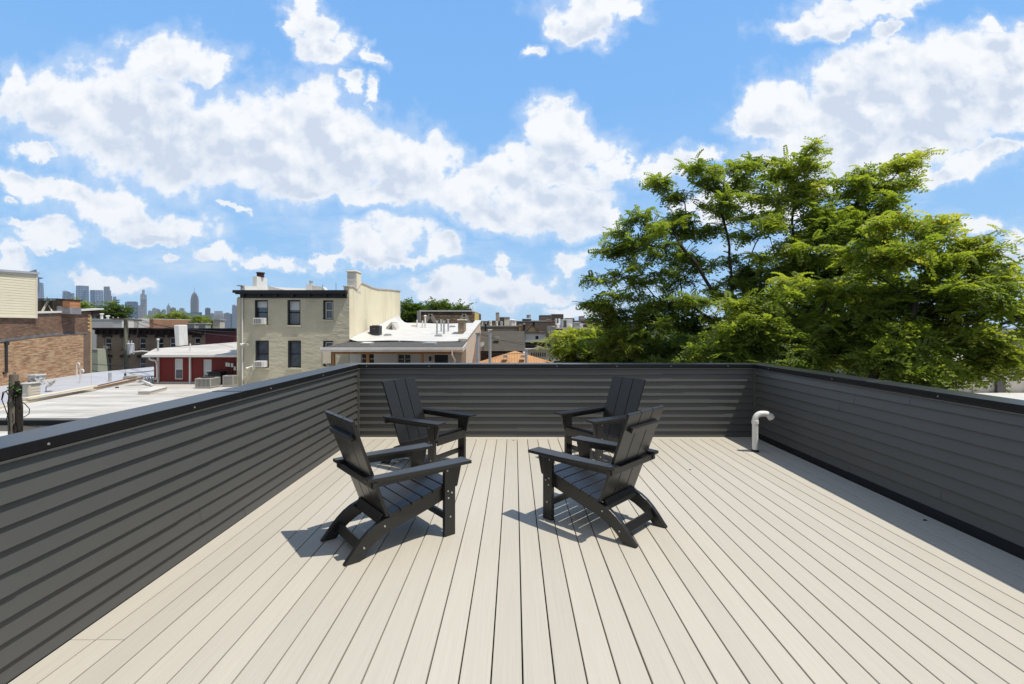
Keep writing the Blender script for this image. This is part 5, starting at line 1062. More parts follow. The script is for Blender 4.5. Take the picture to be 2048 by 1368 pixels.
# ------------------------------------------------------------------ right side beyond the tree
Y = 19.0; t = building("concrete_building", "weathered concrete wall with dark pilaster glimpsed under the right of the big tree", "building", 18, Y)
m_ = MB(); m_.box(GX(1850, Y), 30, Y, Y + 8, G0, GZ(721, Y)); world_part(m_, "wall", M_concrete, t)
m_ = MB(); m_.box(GX(1989, Y), GX(2005.5, Y), Y - .12, Y - .003, -4, GZ(755, Y)); world_part(m_, "pilaster", mat('dark_render', (.10, .095, .09), var=.3, vscale=(3, 3, 3)), t)
m_ = MB(); m_.box(GX(1945, Y), GX(1946, Y), Y - .02, Y - .003, -4, GZ(722, Y)); m_.box(GX(1989, Y), 30, Y - .135, Y - .121, -4, GZ(784, Y)); world_part(m_, "joint", M_concrete, t)
m_ = MB(); m_.box(GX(1797, Y), GX(1822, Y), Y + .5, Y + 3, G0, GZ(731, Y)); world_part(m_, "dark_annex", M_gsh, t)
simple("plum_storey", "dull purple wall stepped back above the concrete wall at the right edge", 1975, 2140, 702, 23, 6, mat('dull_purple', (.23, .19, .20), var=.1), M_concrete)
simple("pale_long_wall", "pale long wall seen through gaps under the right side of the tree", 1640, 1990, 690, 34, 6, mat('pale_wall', (.55, .53, .5), var=.1), M_roofg)
t = building("white_right_roof", "flat white roof close beyond the right parapet", "building", 14, 14)
m_ = MB(); m_.box(11.5, 30, 12.0, 18.8, G0, -1.12); world_part(m_, "wall", M_concrete, t); m_ = MB(); m_.box(11.4, 30, 11.9, 18.8, -1.119, -1.0); world_part(m_, "roof", M_roofb, t)

# ------------------------------------------------------------------ skyline across the river
D = 3600.0
TW = {}
def tower(name, lab, polys, col, Yd=D, depth=60, line=None, bw=22, rh=14, rough=.35):
    """tower outline(s) in photo rows and columns given true size and depth at the river's far side"""
    base = GX(sum(p[0] for p in polys[0][0]) / len(polys[0][0]), Yd)
    t = empty(name, lab, "skyscraper", (base, Yd, G0), group="skyline towers on the horizon")
    for k, (pl, c, dd, pn) in enumerate(polys):
        c = c or col; key = 'tw_%02d%02d%02d_%d' % (int(c[0] * 99), int(c[1] * 99), int(c[2] * 99), bw)
        m = tower_mat(key, c, tuple(v * .80 for v in c), tuple(v * .50 for v in c), bw, rh, ms=3.0, rough=rough) if bw else mat(key, c, rough=rough)
        b = MB(); yk = Yd + dd; mxp = sum(p_[0] for p_ in polys[0][0]) / len(polys[0][0]); b.prism([(GX(x, yk), yk, GZ(y, yk) if y < 9000 else G0) for x, y in pl], (GX(mxp, depth), depth, 0)); world_part(b, pn, m, t)
    return t
B0 = 9999
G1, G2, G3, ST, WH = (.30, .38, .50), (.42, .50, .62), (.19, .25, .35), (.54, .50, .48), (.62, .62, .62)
def R_(x0, x1, y): return [(x0, B0), (x1, B0), (x1, y), (x0, y)]
tower("observation_tower", "tapering glass tower with a jutting triangular deck, beside the cream siding", [([(55, B0), (92, B0), (86.8, 566.5), (79.6, 565), (77, 554), (72.8, 538.7), (57, 543)], G2, 0, "shaft"), ([(60, 557), (78, 557.5), (86.2, 555.2), (60, 553.5)], (.12, .16, .18), -25, "deck"), ([(57, 543.2), (72.6, 538.9), (68, 546), (58, 546)], (.10, .12, .16), -8, "crown_notch"), ([(70, 572), (75, 572), (75, 585), (70, 585)], (.12, .17, .2), -6, "dark_bays")], G2)
tower("notched_tower", "small glass tower with a white edged V notch in its crown", [([(120, B0), (153.5, B0), (148.6, 586), (143, 587), (136, 590), (125.5, 580.6)], G2, 0, "shaft"), ([(128, 581.8), (129.4, 581.2), (136.3, 588.6), (135.6, 590.3)], WH, -8, "left_rim"), ([(135.8, 590.3), (144.5, 586.8), (144.2, 585.6), (136.4, 588.6)], WH, -9, "right_rim"), ([(129.8, 581.2), (142, 585), (136.4, 588.2)], (.1, .12, .17), 10, "crown")], G2)
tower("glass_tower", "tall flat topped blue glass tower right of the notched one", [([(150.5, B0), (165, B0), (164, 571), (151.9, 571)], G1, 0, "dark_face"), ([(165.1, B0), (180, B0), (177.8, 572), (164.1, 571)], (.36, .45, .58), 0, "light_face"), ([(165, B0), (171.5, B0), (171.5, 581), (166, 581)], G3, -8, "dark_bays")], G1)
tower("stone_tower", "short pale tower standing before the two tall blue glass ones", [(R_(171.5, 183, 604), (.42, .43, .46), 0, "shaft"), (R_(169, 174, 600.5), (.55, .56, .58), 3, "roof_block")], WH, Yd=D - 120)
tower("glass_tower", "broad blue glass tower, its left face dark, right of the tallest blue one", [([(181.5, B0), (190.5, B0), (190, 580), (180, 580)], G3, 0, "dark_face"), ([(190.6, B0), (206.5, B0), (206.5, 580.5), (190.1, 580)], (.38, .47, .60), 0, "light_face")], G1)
tower("stepped_tower", "slim grey tower stepping out at the right of the broad blue one", [([(206.6, B0), (225, B0), (224.5, 592), (222.5, 591.5), (222, 581), (219.8, 580.5), (219.5, 573), (207.3, 573)], (.34, .37, .44), 0, "shaft")], G1, bw=9)
tower("pale_tower", "narrow pale beige tower above the round tree", [([(225, B0), (236, B0), (235, 601), (233, 600), (232.5, 593), (226, 593.5)], (.50, .46, .44), 0, "shaft"), ([(228.5, B0), (236.5, B0), (234, 599), (230, 599)], (.36, .32, .31), -8, "front_slab")], ST, Yd=D + 100)
tower("dark_tower", "dark blue slab tower between the round tree and the spired pale tower", [(R_(250, 276, 604), (.16, .21, .29), 0, "shaft"), (R_(253, 273, 603), (.1, .13, .18), 5, "roof_plant")], G3)
tower("spired_tower", "pale stepped tower with a stubby top mast, tall above the brick block", [([(281, B0), (294.5, B0), (293.5, 589.5), (289.5, 589), (289.2, 579.5), (284.4, 579.5), (283.5, 588), (280.5, 588.5)], (.58, .59, .58), 0, "shaft"), ([(283, 597), (292, 597), (292, 601), (283, 601)], (.56, .56, .54), -6, "band"), (R_(276, 284, 610.5), (.48, .42, .42), -10, "low_wing")], ST, bw=11)
small = [("ribbed grey block", 304, 314, 617, ST), ("domed low block", 312, 321, 619, ST), ("small stepped beige block", 324, 332, 619.5, WH), ("beige slab right of the gilded spire", 341, 352, 616, (.42, .36, .33)), ("low glass block before the slab", 352, 358, 622, G2), ("pale cylinder like block", 358.5, 369, 617, (.44, .42, .42)),
         ("dark glass slab right of the famous spire", 410, 421, 616.5, (.16, .19, .24)), ("low pale block left of the columned one", 421, 428, 627, WH), ("grey block right of the columned one", 448, 462, 626.5, (.34, .34, .36)), ("low blocks at the olive building's edge", 455, 474, 629, (.40, .38, .38)), ("low white block by the dark glass hall", 296, 304, 622, WH), ("tiny grey block left of the gilded spire", 318, 326, 625, ST), ("tiny block behind the spire's foot", 366, 374, 623.5, G2)]
for k, (lab, a, b, y, c) in enumerate(small):
    tower("distant_tower", lab + " on the skyline", [(R_(a, b, y), c, 0, "shaft"), (R_(a + (b - a) * .25, b - (b - a) * .3, y - 1.3), tuple(v * .8 for v in c), 6, "roof_plant")], c, bw=8, Yd=D + 40 * (k % 4))
tower("gilded_spire_tower", "small pale tower ending in a steep pointed spire", [([(332.5, B0), (342, B0), (341, 613), (338.6, 611), (337.2, 606), (336.8, 606), (335.3, 611), (333, 614)], (.60, .56, .52), 0, "shaft")], ST, bw=8)
tower("ribbed_spire_tower", "tall stone tower with stepped shoulders and a long mast, tallest of the centre skyline", [([(380.8, B0), (397.8, B0), (397.6, 600), (396.4, 594), (395, 592), (393.5, 588), (391, 585.5), (389.2, 584.5), (388.2, 584.5), (386.3, 585.5), (384.3, 588), (382.8, 592), (381.8, 594), (380.9, 600)], (.58, .53, .50), 0, "shaft"), ([(385.5, B0), (392.5, B0), (391.8, 589), (386.2, 589)], (.34, .31, .30), -8, "centre_bay"), ([(388.3, 586), (389.2, 586), (389.0, 577.5), (388.9, 573), (388.65, 573), (388.5, 577.5)], (.28, .3, .33), 20, "mast")], ST, bw=6)
tower("dark_glass_hall", "long low dark glass block at the foot of the tall spired tower", [(R_(368, 400, 625.5), (.10, .14, .17), -40, "west_block"), (R_(400.2, 413, 630), (.13, .18, .21), -38, "east_block"), (R_(384, 404, 624.5), (.06, .08, .1), -20, "roof_plant")], G3, bw=14)
tower("columned_building", "pale building ribbed with tall white columns right of the dark slab", [(R_(427.5, 447.5, 626.5), (.36, .34, .33), 0, "shaft")] + [(R_(428 + 2.5 * k, 429.2 + 2.5 * k, 627), (.56, .54, .52), -6, "column") for k in range(8)] + [(R_(428.5, 445.5, 622), (.33, .36, .4), 8, "upper_storey")], ST, bw=0)
tower("needle_tower", "slim pale blue tower just left of the olive building", [(R_(464, 474, 611.5), (.40, .45, .53), 0, "shaft"), (R_(465, 471, 609.5), (.5, .54, .6), 4, "crown")], G2, bw=7)
tower("far_hill", "low line of distant grey buildings along the horizon", [([(60, B0), (520, B0), (520, 640), (470, 632), (440, 634), (380, 631), (300, 630), (240, 634), (130, 626), (60, 628)], (.30, .33, .37), 300, "mass")], ST, bw=18)
# ------------------------------------------------------------------ trees
def leaf_mat(name, c0, c1, c2):
    m = bpy.data.materials.new(name); m.use_nodes = True; t = m.node_tree; b = t.nodes['Principled BSDF']
    at = nd(t, 'ShaderNodeAttribute'); at.attribute_name = 'leaf_age'
    ge = nd(t, 'ShaderNodeNewGeometry')
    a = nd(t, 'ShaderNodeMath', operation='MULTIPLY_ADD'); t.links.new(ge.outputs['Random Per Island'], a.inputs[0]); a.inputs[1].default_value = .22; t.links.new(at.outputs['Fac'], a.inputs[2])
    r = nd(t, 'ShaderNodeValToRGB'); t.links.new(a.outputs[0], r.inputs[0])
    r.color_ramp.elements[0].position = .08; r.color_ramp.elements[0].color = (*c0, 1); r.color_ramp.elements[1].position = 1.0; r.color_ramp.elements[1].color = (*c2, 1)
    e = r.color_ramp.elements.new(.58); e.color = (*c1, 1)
    t.links.new(r.outputs[0], b.inputs['Base Color']); b.inputs['Roughness'].default_value = .42; b.inputs['Specular IOR Level'].default_value = .45
    tr = nd(t, 'ShaderNodeBsdfTranslucent'); g2 = nd(t, 'ShaderNodeMix', data_type='RGBA', blend_type='MULTIPLY'); g2.inputs[0].default_value = 1; t.links.new(r.outputs[0], g2.inputs[6]); g2.inputs[7].default_value = (1.35, 1.4, .6, 1)
    t.links.new(g2.outputs[2], tr.inputs['Color'])
    mx = nd(t, 'ShaderNodeMixShader'); mx.inputs[0].default_value = .54; t.links.new(b.outputs[0], mx.inputs[1]); t.links.new(tr.outputs[0], mx.inputs[2])
    t.links.new(mx.outputs[0], t.nodes['Material Output'].inputs['Surface']); return m
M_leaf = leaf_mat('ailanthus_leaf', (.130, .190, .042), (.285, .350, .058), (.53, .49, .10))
M_leaf2 = leaf_mat('distant_leaf', (.06, .10, .018), (.13, .19, .03), (.30, .33, .05))
M_bark = mat('bark', (.060, .048, .038), rough=.95, var=.35, vscale=(7, 7, 2), bump=.015, bscale=(18, 18, 4), dark=((.13, .12, .10), (3, 3, 1.4)), dthr=(.55, .8))

def leaf_template(Lf, pairs, lw, droop):
    V = []; Fc = []
    for k in range(pairs):
        t = .16 + .78 * k / (pairs - 1); bx = Lf * t; bz = -droop * Lf * t * t
        ll = Lf * .32 * (1 - .45 * abs(t - .45)) ; w = lw * Lf
        for s in (1, -1):
            i = len(V); tx = bx + ll * .42; ty = s * ll * .9; tzv = bz - ll * .30
            mx_, my, mz = (bx + tx) / 2, (ty) / 2, (bz + tzv) / 2 + .012
            V += [(bx, s * .004, bz), (mx_ + w, my - s * w * .35, mz), (tx, ty, tzv), (mx_ - w, my + s * w * .35, mz)]
            Fc.append((i, i + 1, i + 2, i + 3))
    i = len(V); bx, bz = Lf * .95, -droop * Lf * .92
    V += [(bx, 0, bz), (bx + .05 * Lf, lw * Lf, bz - .02), (bx + .2 * Lf, 0, bz - .09 * Lf), (bx + .05 * Lf, -lw * Lf, bz - .02)]; Fc.append((i, i + 1, i + 2, i + 3))
    return np.array(V), np.array(Fc)

def make_tree(name, label, trunk, r0, lobes, seed, Lf=.5, pairs=5, lw=.105, twigs=5, per=6, group=None, lm=None, seg=.45, cat="tree", dens=1.0, flat=.5, base_age=.0, min_r=.012, extra_trunks=()):
    rg = np.random.default_rng(seed)
    nodes = []; par = []; fixed_r = {}
    def add_line(pts, p0):
        last = p0
        for a, b in zip(pts[:-1], pts[1:]):
            a = np.array(a, float); b = np.array(b, float); n = max(1, int(np.linalg.norm(b - a) / seg))
            for k in range(1, n + 1):
                nodes.append(a + (b - a) * k / n + rg.normal(0, .03, 3)); par.append(last); last = len(nodes) - 1
        return last
    nodes.append(np.array(trunk[0], float)); par.append(-1); add_line(trunk, 0)
    for et in extra_trunks:
        arr = np.array(nodes); st = int(np.argmin(np.linalg.norm(arr - np.array(et[0]), axis=1))); add_line([tuple(nodes[st])] + list(et[1:]), st)
    ntrunk = len(nodes)
    # clump centres inside the lobes
    T = []; ages = []
    for (cx, cy, cz, rx, ry, rz, age) in lobes:
        n = max(3, int(dens * 6.6 * rx * rz * (1 + .5 * ry))); rz = rz * 1.5
        d = rg.normal(0, 1, (n, 3)); d /= np.linalg.norm(d, axis=1)[:, None]; d *= (rg.uniform(.12, 1, n) ** .42)[:, None]
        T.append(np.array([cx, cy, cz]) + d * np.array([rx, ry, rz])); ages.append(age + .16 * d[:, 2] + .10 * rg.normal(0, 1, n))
    T = np.concatenate(T); ages = np.concatenate(ages)
    dist0 = np.array([min(np.linalg.norm(np.array(nodes[:ntrunk]) - t, axis=1)) for t in T]); order = np.argsort(dist0); T = T[order]; ages = ages[order]
    tips = []
    for t in T:
        arr = np.array(nodes); dv = t - arr; dd = np.linalg.norm(dv, axis=1)
        cost = dd + 1.1 * np.maximum(0, -dv[:, 2] + .12 * dd)
        j = int(np.argmin(cost)); 
        p = arr[j]; L_ = dd[j]
        if L_ < .12: tips.append(j); continue
        prevd = (arr[j] - arr[par[j]]) if par[j] >= 0 else np.array([0, 0, 1.0]); prevd = prevd / (np.linalg.norm(prevd) + 1e-6)
        n = max(2, int(L_ / seg)); c1 = p + prevd * L_ * .35; c2 = t - (dv[j] / L_) * L_ * .3 + np.array([0, 0, -.08 * L_]); last = j
        for k in range(1, n + 1):
            s = k / n; q = (1 - s) ** 3 * p + 3 * (1 - s) ** 2 * s * c1 + 3 * (1 - s) * s * s * c2 + s ** 3 * t + rg.normal(0, .035, 3) * (k < n)
            nodes.append(q); par.append(last); last = len(nodes) - 1
        tips.append(last)
    NN = len(nodes); cnt = np.zeros(NN)
    for j in tips: cnt[j] += 1
    for j in range(NN - 1, 0, -1): cnt[par[j]] += cnt[j]
    rad = np.maximum(min_r, r0 * (np.maximum(cnt, .5) / cnt[0]) ** .55)
    nodes_a = np.array(nodes)
    V = []; Fc = []
    def frustum(a, b, ra, rb, n):
        d = b - a; L_ = np.linalg.norm(d)
        if L_ < 1e-4: return
        d = d / L_; u = np.cross(d, [0, 0, 1.0] if abs(d[2]) < .9 else [1.0, 0, 0]); u /= np.linalg.norm(u); w = np.cross(d, u); i = len(V)
        for (c, r_) in ((a, ra), (b, rb)):
            for k in range(n):
                an = 2 * math.pi * k / n; V.append(c + (u * math.cos(an) + w * math.sin(an)) * r_)
        for k in range(n): Fc.append((i + k, i + (k + 1) % n, i + n + (k + 1) % n, i + n + k))
    for j in range(1, NN):
        a = nodes_a[par[j]]; b = nodes_a[j]; ra = min(rad[par[j]], rad[j] * 1.25); frustum(a - (b - a) * .06, b, ra, rad[j], 8 if rad[j] > .05 else (5 if rad[j] > .02 else 3))
    # twigs and leaf rosettes
    TP = []; TA = []
    for t, ag, j in zip(T, ages, tips):
        for _ in range(twigs):
            az = rg.uniform(0, 2 * math.pi); ln = rg.uniform(.25, .75) * Lf * 2; d = np.array([math.cos(az), math.sin(az), rg.uniform(-.3, .65)]) * ln * np.array([1, 1, flat * 1.6])
            e = nodes_a[j] + d; m_ = nodes_a[j] + d * .5 + np.array([0, 0, -.03])
            frustum(nodes_a[j], m_, min_r * .9, min_r * .7, 3); frustum(m_, e, min_r * .7, min_r * .45, 3)
            TP.append(e); TA.append(ag); 
            if rg.uniform() < .6: TP.append(m_); TA.append(ag - .05)
    TP = np.array(TP); TA = np.array(TA); M = len(TP) * per
    tv, tf = leaf_template(Lf, pairs, lw, .5)
    pos = np.repeat(TP, per, axis=0) + rg.normal(0, .03, (M, 3)); az = (np.tile(np.arange(per), len(TP)) / per * 2 * math.pi) + np.repeat(rg.uniform(0, 6.28, len(TP)), per) + rg.normal(0, .3, M)
    el = rg.normal(.12, .45, M); roll = rg.normal(0, .5, M); sc_ = rg.uniform(.6, 1.15, M)
    ca, sa, ce, se, cr, sr = np.cos(az), np.sin(az), np.cos(el), np.sin(el), np.cos(roll), np.sin(roll)
    X = np.stack([ca * ce, sa * ce, se], 1); S0 = np.stack([-sa, ca, np.zeros(M)], 1); Z0 = np.cross(X, S0)
    Yv = S0 * cr[:, None] + Z0 * sr[:, None]; Zv = np.cross(X, Yv)
    VV = pos[:, None, :] + sc_[:, None, None] * (tv[None, :, 0:1] * X[:, None, :] + tv[None, :, 1:2] * Yv[:, None, :] + tv[None, :, 2:3] * Zv[:, None, :])
    nv = len(tv); nf = len(tf); VV = VV.reshape(-1, 3); FF = (tf[None] + (np.arange(M) * nv)[:, None, None]).reshape(-1, 4)
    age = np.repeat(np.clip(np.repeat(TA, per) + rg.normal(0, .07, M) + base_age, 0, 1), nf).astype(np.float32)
    base = Vector(trunk[0]); root = empty(name, label, cat, base, group=group)
    b0 = np.array(base)
    me = bpy.data.meshes.new("crown"); me.vertices.add(len(VV)); me.vertices.foreach_set("co", (VV - b0).astype(np.float32).ravel())
    me.loops.add(FF.size); me.loops.foreach_set("vertex_index", FF.astype(np.int32).ravel()); me.polygons.add(len(FF)); me.polygons.foreach_set("loop_start", np.arange(0, FF.size, 4, dtype=np.int32)); me.polygons.foreach_set("loop_total", np.full(len(FF), 4, dtype=np.int32)); me.update(calc_edges=True)
    at = me.attributes.new('leaf_age', 'FLOAT', 'FACE'); at.data.foreach_set('value', age)
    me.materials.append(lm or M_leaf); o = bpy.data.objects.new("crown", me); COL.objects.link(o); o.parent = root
    me2 = bpy.data.meshes.new("trunk"); me2.from_pydata([tuple(v - b0) for v in V], [], Fc); me2.update(); me2.materials.append(M_bark)
    for p in me2.polygons: p.use_smooth = True
    o2 = bpy.data.objects.new("trunk", me2); COL.objects.link(o2); o2.parent = root
    print(name, 'leaves', M, 'faces', len(FF)); return root
def lobes_px(lst, Y, k=.8):
    return [(GX(px, Y + dy), Y + dy, GZ(py, Y + dy), rx / F * (Y + dy), k * max(rx, ry) / F * (Y + dy), ry / F * (Y + dy), age) for (px, py, rx, ry, dy, age) in lst]
def tr(pts, Y): return [(GX(px, Y + dy), Y + dy, GZ(py, Y + dy) if py < 9000 else G0) for px, py, dy in pts]

Y = 19.0
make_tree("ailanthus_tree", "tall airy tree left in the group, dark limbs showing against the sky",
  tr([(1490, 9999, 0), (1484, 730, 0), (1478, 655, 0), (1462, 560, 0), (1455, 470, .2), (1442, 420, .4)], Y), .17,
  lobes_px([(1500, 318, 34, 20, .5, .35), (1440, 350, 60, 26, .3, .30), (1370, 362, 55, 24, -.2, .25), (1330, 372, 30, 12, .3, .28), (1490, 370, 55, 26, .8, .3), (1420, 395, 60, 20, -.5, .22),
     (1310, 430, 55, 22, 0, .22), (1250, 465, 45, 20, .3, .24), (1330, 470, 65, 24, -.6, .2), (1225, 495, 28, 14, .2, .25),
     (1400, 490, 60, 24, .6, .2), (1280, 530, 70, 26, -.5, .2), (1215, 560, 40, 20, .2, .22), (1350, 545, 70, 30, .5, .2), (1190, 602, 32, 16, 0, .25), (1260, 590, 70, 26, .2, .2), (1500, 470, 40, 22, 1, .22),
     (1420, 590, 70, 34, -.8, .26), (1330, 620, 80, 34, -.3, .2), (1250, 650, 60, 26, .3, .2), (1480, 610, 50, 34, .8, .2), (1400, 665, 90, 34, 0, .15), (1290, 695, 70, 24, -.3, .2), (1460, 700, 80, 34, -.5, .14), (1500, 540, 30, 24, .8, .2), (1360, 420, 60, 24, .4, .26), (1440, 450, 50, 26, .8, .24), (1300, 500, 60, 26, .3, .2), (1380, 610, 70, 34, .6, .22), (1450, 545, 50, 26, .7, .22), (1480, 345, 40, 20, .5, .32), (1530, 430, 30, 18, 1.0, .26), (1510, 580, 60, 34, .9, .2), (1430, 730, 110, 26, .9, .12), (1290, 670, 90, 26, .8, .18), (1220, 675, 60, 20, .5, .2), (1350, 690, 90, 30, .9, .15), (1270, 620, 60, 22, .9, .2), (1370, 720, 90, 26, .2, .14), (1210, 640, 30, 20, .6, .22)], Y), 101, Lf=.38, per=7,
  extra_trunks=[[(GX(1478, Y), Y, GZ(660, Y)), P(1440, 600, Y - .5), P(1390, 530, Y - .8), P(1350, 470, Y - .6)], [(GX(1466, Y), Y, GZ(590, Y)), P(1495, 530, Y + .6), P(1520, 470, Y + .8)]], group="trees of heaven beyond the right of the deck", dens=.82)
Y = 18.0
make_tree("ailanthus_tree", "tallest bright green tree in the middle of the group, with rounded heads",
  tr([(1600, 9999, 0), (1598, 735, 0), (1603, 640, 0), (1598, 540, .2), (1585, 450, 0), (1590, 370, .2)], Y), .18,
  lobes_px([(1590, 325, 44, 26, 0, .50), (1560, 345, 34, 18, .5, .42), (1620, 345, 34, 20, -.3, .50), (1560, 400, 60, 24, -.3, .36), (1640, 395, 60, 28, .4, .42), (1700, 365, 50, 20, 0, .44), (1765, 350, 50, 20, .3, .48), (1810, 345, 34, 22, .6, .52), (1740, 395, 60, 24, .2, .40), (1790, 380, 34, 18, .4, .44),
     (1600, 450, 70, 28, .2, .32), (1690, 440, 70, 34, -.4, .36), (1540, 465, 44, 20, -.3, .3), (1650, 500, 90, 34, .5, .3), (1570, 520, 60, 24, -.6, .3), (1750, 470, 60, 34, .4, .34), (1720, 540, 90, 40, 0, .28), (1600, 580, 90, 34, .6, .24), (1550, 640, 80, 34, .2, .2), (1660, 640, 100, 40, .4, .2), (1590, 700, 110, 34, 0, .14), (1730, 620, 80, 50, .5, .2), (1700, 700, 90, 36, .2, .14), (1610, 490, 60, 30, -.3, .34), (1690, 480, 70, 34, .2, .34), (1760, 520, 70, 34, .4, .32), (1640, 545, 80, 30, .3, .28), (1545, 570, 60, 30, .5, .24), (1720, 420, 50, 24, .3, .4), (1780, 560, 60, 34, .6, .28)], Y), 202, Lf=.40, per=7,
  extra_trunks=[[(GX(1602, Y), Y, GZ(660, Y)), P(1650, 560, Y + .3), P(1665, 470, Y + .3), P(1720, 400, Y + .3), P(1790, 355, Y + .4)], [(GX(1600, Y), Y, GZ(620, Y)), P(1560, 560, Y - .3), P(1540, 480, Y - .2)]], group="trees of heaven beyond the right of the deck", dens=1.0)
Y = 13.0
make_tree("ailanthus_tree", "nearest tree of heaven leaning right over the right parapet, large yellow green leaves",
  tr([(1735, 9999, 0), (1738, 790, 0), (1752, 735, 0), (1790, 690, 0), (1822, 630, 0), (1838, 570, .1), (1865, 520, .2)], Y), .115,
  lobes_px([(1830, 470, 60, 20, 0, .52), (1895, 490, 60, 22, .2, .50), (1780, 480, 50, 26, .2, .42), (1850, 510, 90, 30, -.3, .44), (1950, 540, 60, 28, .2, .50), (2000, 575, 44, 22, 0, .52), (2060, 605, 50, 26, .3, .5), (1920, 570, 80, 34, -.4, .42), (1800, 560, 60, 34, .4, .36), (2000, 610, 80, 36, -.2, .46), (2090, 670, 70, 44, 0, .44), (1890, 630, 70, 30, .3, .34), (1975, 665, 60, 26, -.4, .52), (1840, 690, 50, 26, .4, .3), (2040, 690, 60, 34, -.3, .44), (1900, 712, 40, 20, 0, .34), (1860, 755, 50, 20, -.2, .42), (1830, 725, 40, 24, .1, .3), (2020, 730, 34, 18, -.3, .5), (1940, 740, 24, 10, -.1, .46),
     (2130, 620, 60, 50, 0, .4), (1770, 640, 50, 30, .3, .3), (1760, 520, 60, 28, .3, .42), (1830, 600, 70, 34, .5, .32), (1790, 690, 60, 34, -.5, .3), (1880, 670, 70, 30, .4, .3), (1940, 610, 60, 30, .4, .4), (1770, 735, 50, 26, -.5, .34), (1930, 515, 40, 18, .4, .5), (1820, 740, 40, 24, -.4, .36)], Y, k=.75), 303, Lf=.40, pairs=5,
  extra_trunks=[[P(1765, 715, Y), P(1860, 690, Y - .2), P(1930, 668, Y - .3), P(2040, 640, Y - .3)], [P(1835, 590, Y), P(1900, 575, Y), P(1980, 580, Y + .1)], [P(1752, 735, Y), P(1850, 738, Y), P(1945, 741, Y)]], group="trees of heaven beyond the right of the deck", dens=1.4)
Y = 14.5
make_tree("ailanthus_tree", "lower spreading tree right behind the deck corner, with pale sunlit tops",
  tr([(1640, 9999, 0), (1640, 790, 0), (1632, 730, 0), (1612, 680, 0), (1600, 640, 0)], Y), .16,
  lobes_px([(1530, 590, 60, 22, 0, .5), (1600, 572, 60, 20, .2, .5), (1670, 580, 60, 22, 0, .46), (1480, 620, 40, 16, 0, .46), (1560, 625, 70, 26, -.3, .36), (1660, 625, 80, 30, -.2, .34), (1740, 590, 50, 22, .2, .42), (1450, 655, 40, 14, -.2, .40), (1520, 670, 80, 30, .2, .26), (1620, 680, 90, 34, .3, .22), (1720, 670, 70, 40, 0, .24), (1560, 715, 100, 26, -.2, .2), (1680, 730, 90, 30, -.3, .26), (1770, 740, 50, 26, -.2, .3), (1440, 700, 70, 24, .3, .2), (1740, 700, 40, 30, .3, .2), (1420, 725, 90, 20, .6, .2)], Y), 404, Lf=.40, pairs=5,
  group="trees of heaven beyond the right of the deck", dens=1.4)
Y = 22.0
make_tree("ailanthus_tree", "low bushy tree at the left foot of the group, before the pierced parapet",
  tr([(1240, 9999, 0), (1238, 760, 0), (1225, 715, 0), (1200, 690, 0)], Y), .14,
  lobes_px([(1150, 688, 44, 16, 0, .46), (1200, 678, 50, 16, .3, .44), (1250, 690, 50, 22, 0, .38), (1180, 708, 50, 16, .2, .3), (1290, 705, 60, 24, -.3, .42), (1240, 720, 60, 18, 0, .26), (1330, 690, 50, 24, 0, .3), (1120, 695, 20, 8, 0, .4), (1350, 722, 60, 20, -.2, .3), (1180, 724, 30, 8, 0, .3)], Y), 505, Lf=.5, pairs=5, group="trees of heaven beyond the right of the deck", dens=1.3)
# dead twigs above the middle tree
t = empty("dead_branch", "bare dead twig sticking up from the top of the middle tree", "branch", P(1733, 362, 18.3)); m_ = MB(); q = 18.3 / F
for pts in (((0, 0), (2, 18), (0, 36)), ((1, 14), (-8, 24)), ((1, 22), (8, 33), (9, 40)), ((2, 28), (-5, 38))): m_.tube([(a * q, 0, b * q) for a, b in pts], .012, 4)
m_.build("twigs", M_bark, t)
# distant round trees
def far_tree(label, px0, px1, pt, pb, Yq, seed, age=.25, n=1.0):
    cx = (px0 + px1) / 2; w = (px1 - px0) / 2; h = (pb - pt) / 2
    ls = [(cx, pt + h * .8, w * .55, h * .65, 0, age), (cx - w * .5, pt + h * 1.15, w * .48, h * .55, 0, age), (cx + w * .5, pt + h * 1.1, w * .48, h * .55, .4, age)]
    make_tree("round_tree", label, tr([(cx, 9999, 0), (cx, pb + 6, 0), (cx, pb - h, 0)], Yq), .25, lobes_px(ls, Yq), seed, Lf=.9, pairs=3, lw=.12, twigs=5, per=5, lm=M_leaf2, dens=1.1 * n, seg=.8, min_r=.03, group="trees among the far roofs")
far_tree("round dark green tree between brick building and utility pole", 190, 262, 608, 642, 78, 1, .16)
far_tree("leafy tree rising between the cream side wall and the mansard", 801, 850, 605, 650, 60, 2, .12, 1.3)
far_tree("rounded tree above the left of the mansard roof", 856, 898, 603, 635, 62, 3, .22, 1.3)
far_tree("loose tree above the right of the mansard roof", 896, 936, 608, 632, 63, 4, .2, 1.2)
far_tree("yellow green tree left of the two rooftop condensers", 306, 345, 631, 668, 76, 5, .6, 1.3)
far_tree("yellow green tree behind the leaning white chimney", 340, 385, 629, 668, 78, 6, .55, 1.3)
far_tree("yellow green tree behind the right rooftop condenser", 385, 426, 631, 668, 77, 7, .6, 1.3)
far_tree("small tree by the orange chimney on the brick building", 136, 146, 606, 628, 48, 8, .5, 2)

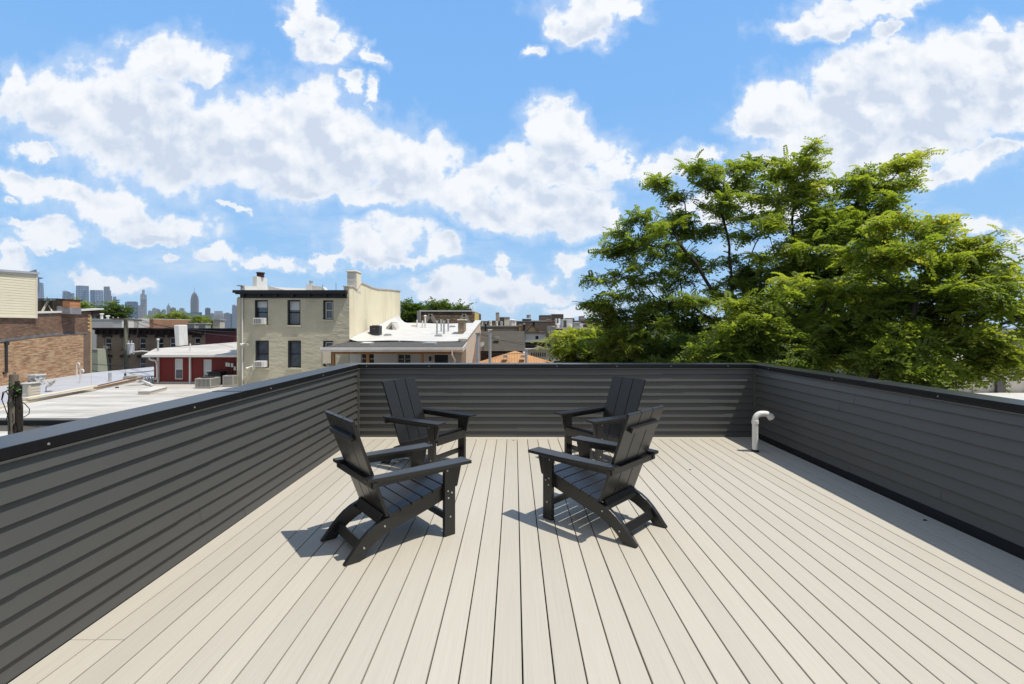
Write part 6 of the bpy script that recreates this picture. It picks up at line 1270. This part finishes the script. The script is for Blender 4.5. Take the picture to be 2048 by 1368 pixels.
# ------------------------------------------------------------------ utility pole and cables
Y = 50.0
up = empty("utility_pole", "grey wooden utility pole with crossarm and two transformers before the brown row", "utility pole", (GX(252, Y), Y, G0))
x = GX(252, Y)
m_ = MB(); m_.tube([(x, Y, G0), (x, Y, GZ(636, Y))], [.24, .19], 12); world_part(m_, "pole", mat('green_grey_wood', (.20, .19, .13), rough=.9, var=.3, vscale=(5, 5, .6)), up, smooth=True)
m_ = MB(); m_.bar(P(223, 637.5, Y - .3), P(284, 640.5, Y - .1), .13, .14); world_part(m_, "crossarm", M_wood, up)
m_ = MB(); m_.tube([P(261, 708, Y - .3), P(261, 688, Y - .3)], .34, 16); m_.tube([P(261, 687.9, Y - .3), P(261, 686.3, Y - .3)], [.36, .22], 16)
for s_ in (-.15, .15): q = Vector(P(261, 686, Y - .3)); m_.tube([q + Vector((s_, -.05, 0)), q + Vector((s_, -.05, .25))], .05, 7)
world_part(m_, "transformer", mat('transformer_grey', (.50, .51, .53), rough=.4, var=.1), up, smooth=True)
for k, px in enumerate((226, 236, 268, 280)):
    q = Vector(P(px, 637.3 + (px - 223) * .045, Y - .25)); m_ = MB(); m_.tube([q, q + Vector((0, 0, .12)), q + Vector((0, 0, .2))], [.04, .07, .03], 7); world_part(m_, "insulator", M_acgrey, up)
m_ = MB(); m_.tube([P(255, 710, Y - .2), P(262, 706.5, Y - .5), P(272, 703.8, Y - .6), P(285, 702.5, Y - .6), P(299, 703.5, Y - .6)], [.07, .08, .09, .09, .05], 8); world_part(m_, "lamp_arm", M_white, up, smooth=True)
def cable(label, a, b, sag, r=.018, n=14, name="overhead_cable"):
    a = Vector(a); b = Vector(b); m = MB(); m.tube([a.lerp(b, k / n) + Vector((0, 0, -4 * sag * (k / n) * (1 - k / n))) for k in range(n + 1)], r, 4)
    o = m.build(name, M_wire); return tag(o, label, "cable", "cables strung from the utility pole")
cable("upper black cable crossing low before the brown row from the brick corner", P(184, 728, 53), P(309, 730.5, 40), .1, .03)
cable("lower black cable crossing below the brown row's windows", P(184, 741, 53), P(309, 741, 40), .25, .03)
cable("top cable running right from the crossarm to the olive building", P(280, 639, Y), P(476, 673, 30), .25, .02)
cable("second cable running right from the crossarm, slightly steeper", P(270, 640, Y), P(476, 664, 30), .25, .02)
cable("thin cable from the crossarm down behind the white leaning chimney", P(268, 641, Y), P(350, 652, 40), .5, .02)
cable("slack cable from the crossarm towards the red house", P(277, 641, Y), P(272, 680, 44), .1, .015)
cable("low grey cable from pole to left window of the brown row", P(226, 720, 55), P(256, 712, Y), .1, .015)
cable("upper thin cable across the grey shingled slope", P(958, 664, 34), P(1085, 690, 34), .3, .012)
cable("lower thin cable across the grey shingled slope", P(958, 668, 33), P(1090, 681, 40), .35, .012)
cable("thin cable passing above the orange roof to its short flue", P(958, 704, 24), P(1052, 706, 17.2), .06, .008)

# near leaning pole with vines at the left edge
Y = 13.0
np_ = empty("old_pole", "weathered split wooden pole wrapped in cables and ivy just beyond the left parapet", "utility pole", (GX(27, Y), Y, G0))
x = GX(27, Y)
m_ = MB(); pts = [(x, Y, G0), (x + .02, Y, -4), (x - .01, Y, -.6), (x + .01, Y, GZ(749, Y))]; m_.tube(pts, [.12, .115, .105, .095], 14); m_.tube([(x + .02, Y, GZ(750, Y)), (x + .045, Y, GZ(744, Y))], [.05, .015], 5); world_part(m_, "pole", M_wood, np_, smooth=True)
m_ = MB(); x2 = GX(36, Y); m_.tube([(x2, Y + .02, G0), (x2 + .02, Y, -2.5), (x2 + .01, Y + .02, -.6), (x2 - .02, Y, GZ(762, Y))], [.09, .085, .08, .055], 10)
rr_ = random.Random(5)
for k in range(14):
    a = rr_.uniform(0, 6.28); zz = rr_.uniform(-1.6, -.2); m_.tube([(x2 + .05 * math.cos(a), Y + .05 * math.sin(a), zz), (x2 + .1 * math.cos(a), Y + .1 * math.sin(a), zz + .15), (x2 + .07 * math.cos(a + .4), Y + .08 * math.sin(a + .4), zz + .4)], .018, 5)
world_part(m_, "ivy_stem", mat('dark_ivy_bark', (.035, .028, .022), rough=.95, var=.4, vscale=(9, 9, 9)), np_)
m_ = MB()
for k in range(22):
    c_ = Vector((x2 - .02 + rr_.uniform(-.14, .14), Y - .08 + rr_.uniform(-.1, .1), GZ(777, Y) + rr_.gauss(0, .09))); d = Vector((rr_.uniform(-1, 1), rr_.uniform(-1, 1), rr_.uniform(-.6, .6))).normalized() * .055; e = d.cross(Vector((rr_.uniform(-1, 1), rr_.uniform(-1, 1), 1))).normalized() * .03
    m_.poly([c_ - d, c_ + e, c_ + d, c_ - e])
o = world_part(m_, "ivy_leaves", mat('ivy_leaf', (.10, .22, .04), rough=.6, island=.4), np_, fix=False)
for k, pts in enumerate(([(38, 768), (26, 772), (8, 786), (4, 800), (10, 815), (18, 838), (20, 862)], [(24, 790), (18, 795), (15, 806), (17, 822), (13, 840)], [(42, 803), (50, 808), (59, 818), (58, 828), (48, 834), (43, 833)], [(41, 770), (44, 776), (43, 784), (40, 788)], [(20, 796), (12, 782), (6, 784), (3, 800)], [(41, 850), (60, 852), (78, 853)])):
    m_ = MB(); m_.tube([P(a, b, Y - .12 - .02 * k) for a, b in pts], .011, 5); world_part(m_, "loose_cable", M_wire, np_, smooth=True)
# ------------------------------------------------------------------ the air between here and the skyline
hz = MB(); hz.box(-8000, 8000, -2500, 6000, G0 - 1.0, 420)
ho = hz.build("haze", None); tag(ho, "thin summer haze over the city", "haze", kind='stuff')
hm = bpy.data.materials.new("haze_air"); hm.use_nodes = True; t_ = hm.node_tree; t_.nodes.remove(t_.nodes['Principled BSDF'])
pv = t_.nodes.new('ShaderNodeVolumePrincipled'); pv.inputs['Density'].default_value = HAZE; pv.inputs['Color'].default_value = (.62, .78, 1.0, 1); pv.inputs['Anisotropy'].default_value = 0.0
t_.links.new(pv.outputs[0], t_.nodes['Material Output'].inputs['Volume']); ho.data.materials.append(hm)
